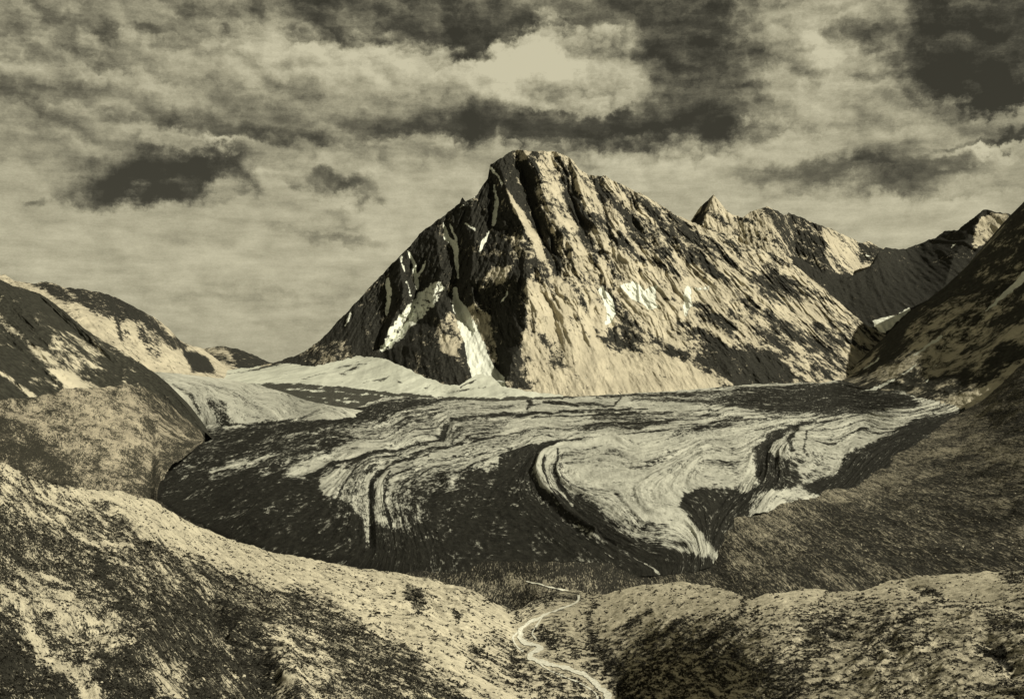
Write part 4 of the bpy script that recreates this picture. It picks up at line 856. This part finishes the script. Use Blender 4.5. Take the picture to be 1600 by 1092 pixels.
# ------------------------------------------------------------------ scrub: leafy clumps
M_leaf = simple_mat('scrub_leaves', ((.008, .008, .006), (.036, .034, .025)), 1.3, .05)
M_leaf2 = simple_mat('willow_leaves', ((.012, .0125, .009), (.045, .043, .03)), 2.0, .05)
def leaf_mesh(centres, sizes, nleaf, rng):
    n = len(centres); c = np.repeat(centres, nleaf, 0); s_ = np.repeat(sizes, nleaf)[:, None]
    d = rng.normal(size=(n * nleaf, 3)); d /= np.linalg.norm(d, axis=1)[:, None]
    r = rng.uniform(.35, 1, (n * nleaf, 1)); off = d * r * s_ * np.array([.62, .62, .42]); off[:, 2] = np.abs(off[:, 2]) * 1.1
    a = rng.normal(size=(n * nleaf, 3)); a /= np.linalg.norm(a, axis=1)[:, None]
    b = np.cross(a, d); b /= np.linalg.norm(b, axis=1)[:, None] + 1e-9
    L = s_ * rng.uniform(.22, .42, (n * nleaf, 1)); p = c + off
    v = np.stack([p - a * L, p + b * L * .6, p + a * L, p - b * L * .6], 1).reshape(-1, 3)
    return v, np.arange(len(v)).reshape(-1, 4)
def np_mesh(name, v, q, mat):
    me = bpy.data.meshes.new(name); me.vertices.add(len(v)); me.vertices.foreach_set('co', v.astype(np.float32).ravel())
    me.loops.add(q.size); me.loops.foreach_set('vertex_index', q.astype(np.int32).ravel())
    me.polygons.add(len(q)); me.polygons.foreach_set('loop_start', np.arange(0, q.size, 4, dtype=np.int32)); me.update(calc_edges=True)
    me.materials.append(mat); return me
rng = np.random.RandomState(5)
Uf, Vf, Pf, Cf = fg['U'], fg['V'], fg['P'], fg['cover']
dst = seg_dist(Uf, Vf, stream)[0]
nz = fbm(Pf[..., 0] / 12, Pf[..., 1] / 40, 5, 201, .7) * 1.3
wgt = sstep(.05, .85, Cf + nz * .9) * (dst > 9) * (Uf > -40) * (Uf < 1640) * (Vf < 1115)
pr = (wgt * (.35 + Pf[..., 1] / 1500)).ravel(); pr /= pr.sum()
ix = rng.choice(pr.size, 42000, p=pr)
cen = Pf.reshape(-1, 3)[ix] + rng.uniform(-.8, .8, (len(ix), 3)) * [1, 1, 0]
siz = rng.uniform(.7, 2.3, len(ix)) * (1 + .5 * (rng.rand(len(ix)) > .9)) * np.clip(cen[:, 1] / 900, .75, 1.4)
v_, q_ = leaf_mesh(cen, siz, 9, rng)
scrub = bpy.data.objects.new('low_shrubs', np_mesh('low_shrubs', v_, q_, M_leaf)); COL.objects.link(scrub)
tag(scrub, 'low dark scrub scattered over both foreground slopes', 'scrub', kind='stuff')
Um, Vm, Pm, Cm = mid['U'], mid['V'], mid['P'], mid['cover']
nz = fbm(Pm[..., 0] / 30, Pm[..., 1] / 60, 4, 205, .6)
pr = (sstep(.3, .9, 1.1 - Cm * .5 + nz * .9) * (Vm > curve(term_v)(Um) + 4) * (Vm > 890 - (Um > 1120) * 300) * (Um < 1640)).ravel(); pr /= pr.sum()
ix = rng.choice(pr.size, 6000, p=pr); cen = Pm.reshape(-1, 3)[ix]
v_, q_ = leaf_mesh(cen, rng.uniform(1.0, 2.2, len(ix)), 8, rng)
sc2 = bpy.data.objects.new('low_shrubs', np_mesh('low_shrubs', v_, q_, M_leaf)); COL.objects.link(sc2)
tag(sc2, 'low dark scrub covering the broad dark slope on the right above the stream', 'scrub', kind='stuff')

def shrub(u, v, size, n, label, seed):
    g = np.random.RandomState(seed); base, _ = on_fg(u, v)
    c = g.normal(size=(n, 3)) * [size * .42, size * .42, 0]
    c[:, 2] = np.abs(g.normal(size=n)) * size * .16 + size * .05
    v_, q_ = leaf_mesh(c, g.uniform(size * .10, size * .26, n), 26, g)
    t = bpy.data.objects.new('shrub', None); COL.objects.link(t); t.location = base; tag(t, label, 'shrub')
    fo = bpy.data.objects.new('foliage', np_mesh('foliage', v_, q_, M_leaf2)); COL.objects.link(fo); fo.parent = t
    vs, fs = [], []
    for i in range(9):                                        # woody stems from the root to the clumps
        e = Vector(c[i]) * .8 + Vector((0, 0, size * .12)); a_ = Vector((0, 0, -.3)); sd = (e - a_).cross(Vector((.3, .2, 1))).normalized(); up = sd.cross(e - a_).normalized(); b0 = len(vs)
        for pnt, rad in ((a_, size * .02), (e * .5 + Vector((0, 0, size * .05)), size * .013), (e, size * .005)):
            for k in range(5): vs.append(pnt + sd * rad * math.cos(k * 1.2566) + up * rad * math.sin(k * 1.2566))
        for j in range(2):
            for k in range(5): fs.append((b0 + j * 5 + k, b0 + j * 5 + (k + 1) % 5, b0 + j * 5 + 5 + (k + 1) % 5, b0 + j * 5 + 5 + k))
    me = bpy.data.meshes.new('stems'); me.from_pydata(vs, [], fs); me.materials.append(M_stem)
    st = bpy.data.objects.new('stems', me); COL.objects.link(st); st.parent = t
M_stem = simple_mat('woody_stem', ((.05, .045, .035), (.12, .11, .08)), 3., .02)
shrub(652, 936, 9, 60, 'dark spreading shrub high on the pale left slope, just under its crest', 1)
shrub(714, 965, 6, 40, 'small round dark shrub alone on the pale slope left of the stream', 2)
shrub(741, 1018, 8, 44, 'dark shrub low on the pale slope, left of the stream bend', 3)
shrub(866, 996, 4, 36, 'dark shrub on the inside of the stream bend', 4)
shrub(1556, 1022, 9, 80, 'largest dark shrub patch near the right edge of the foreground slope', 5)
shrub(230, 848, 10, 60, 'ragged dark shrub on the pale crest of the left foreground slope', 6)

# ------------------------------------------------------------------ boulders
import bmesh
M_rock = simple_mat('boulder_rock', ((.34, .32, .24), (.56, .53, .41)), .9, .15)
def rock_mesh(seed):
    g = random.Random(seed); bm = bmesh.new(); bmesh.ops.create_icosphere(bm, subdivisions=3, radius=1)
    cuts = [(Vector((g.gauss(0, 1), g.gauss(0, 1), g.gauss(0, 1))).normalized(), g.uniform(.55, .85)) for _ in range(11)]
    for w_v in bm.verts:
        for nrm, d in cuts:
            k = w_v.co.dot(nrm)
            if k > d: w_v.co -= nrm * (k - d)
        w_v.co *= 1 + g.uniform(-.025, .025); w_v.co.z *= .72
    me = bpy.data.meshes.new('boulder'); bm.to_mesh(me); bm.free(); me.materials.append(M_rock); return me
ROCKS = [rock_mesh(i) for i in range(6)]
def boulder(p, size, seed, label, group=None):
    g = random.Random(seed); o = bpy.data.objects.new('boulder', ROCKS[seed % 6]); COL.objects.link(o)
    o.location = p + Vector((0, 0, size * .25)); o.rotation_euler = (g.uniform(-.3, .3), g.uniform(-.3, .3), g.uniform(0, 6.28)); o.scale = (size, size * g.uniform(.7, 1), size * g.uniform(.7, 1.1))
    tag(o, label, 'boulder', group); return o
boulder(on_fg(381, 1036)[0], 2.3, 1, 'largest pale boulder in the dark gully at the lower left')
boulder(on_fg(492, 956)[0], 1.9, 2, 'pale boulder at the upper edge of the scrub on the left slope')
boulder(on_fg(1190, 1012)[0], 1.7, 3, 'pale boulder among the scrub midway up the right foreground slope')
g_ = random.Random(11)
spots = [(1212, 788), (1233, 798), (1283, 812), (1352, 860), (1407, 760), (1404, 766), (1535, 876), (1435, 800), (1453, 835), (1504, 860), (1180, 822), (1162, 840), (1306, 838)]
while len(spots) < 90:
    u_, v_0 = g_.uniform(1150, 1595), g_.uniform(700, 880)
    if v_0 > float(curve(term_v)(u_)) + 25: spots.append((u_, v_0))
for i, (u_, v_0) in enumerate(spots):
    boulder(on_mid(u_, v_0)[0], g_.uniform(1.0, 1.9) if i > 12 else 2.3, i, 'small pale boulder lying on the dark scrubby slope at right', 'pale boulders strewn over the dark right slope')

# ------------------------------------------------------------------ scattered shrubs and stones near the camera
g_ = random.Random(23)
def scatter(n, poly, fn):
    us = [p[0] for p in poly]; vs_ = [p[1] for p in poly]; c = 0
    while c < n:
        u_, v_0 = g_.uniform(min(us), max(us)), g_.uniform(min(vs_), max(vs_))
        if poly_mask(np.array([u_]), np.array([v_0]), poly, .5)[0] > .5 and seg_dist(np.array([u_]), np.array([v_0]), stream)[0][0] > 12: fn(u_, v_0, c); c += 1
def small_shrub(label, group):
    def f(u_, v_0, i):
        shrub(u_, v_0, g_.uniform(2.2, 4.2), g_.randint(9, 16), label, 100 + i)
        for o in reversed(COL.objects[:]):
            if o.name.startswith('shrub') and o.type == 'EMPTY' and 'group' not in o and o['label'] == label: o['group'] = group; break
    return f
scatter(26, [(300, 850), (430, 885), (620, 915), (740, 945), (800, 1000), (860, 1080), (760, 1080), (620, 985), (430, 915), (300, 870)], small_shrub('little dark shrub dotted on the pale band of the left foreground slope', 'little shrubs on the pale left slope'))
scatter(24, [(960, 940), (1100, 925), (1300, 940), (1500, 920), (1590, 930), (1590, 1080), (1200, 1080), (1040, 1010)], small_shrub('little dark shrub dotted over the speckled right foreground slope', 'little shrubs on the right foreground slope'))
scatter(40, [(20, 800), (250, 870), (560, 1000), (720, 1085), (20, 1085)], lambda u_, v_0, i: boulder(on_fg(u_, v_0)[0], g_.uniform(.45, .95), i, 'small pale stone lying in the dark scrub of the left foreground slope', 'pale stones on the left foreground slope'))
scatter(50, [(930, 960), (1100, 930), (1590, 900), (1590, 1085), (1010, 1085)], lambda u_, v_0, i: boulder(on_fg(u_, v_0)[0], g_.uniform(.5, 1.1), i, 'small pale stone lying on the speckled right foreground slope', 'pale stones on the right foreground slope'))
scatter(30, [(800, 985), (860, 1000), (950, 1070), (930, 1085), (830, 1045), (795, 1010)], lambda u_, v_0, i: boulder(on_fg(u_, v_0)[0], g_.uniform(.6, 1.3), i, 'pale stone on the gravel banks beside the stream', 'stones along the stream'))
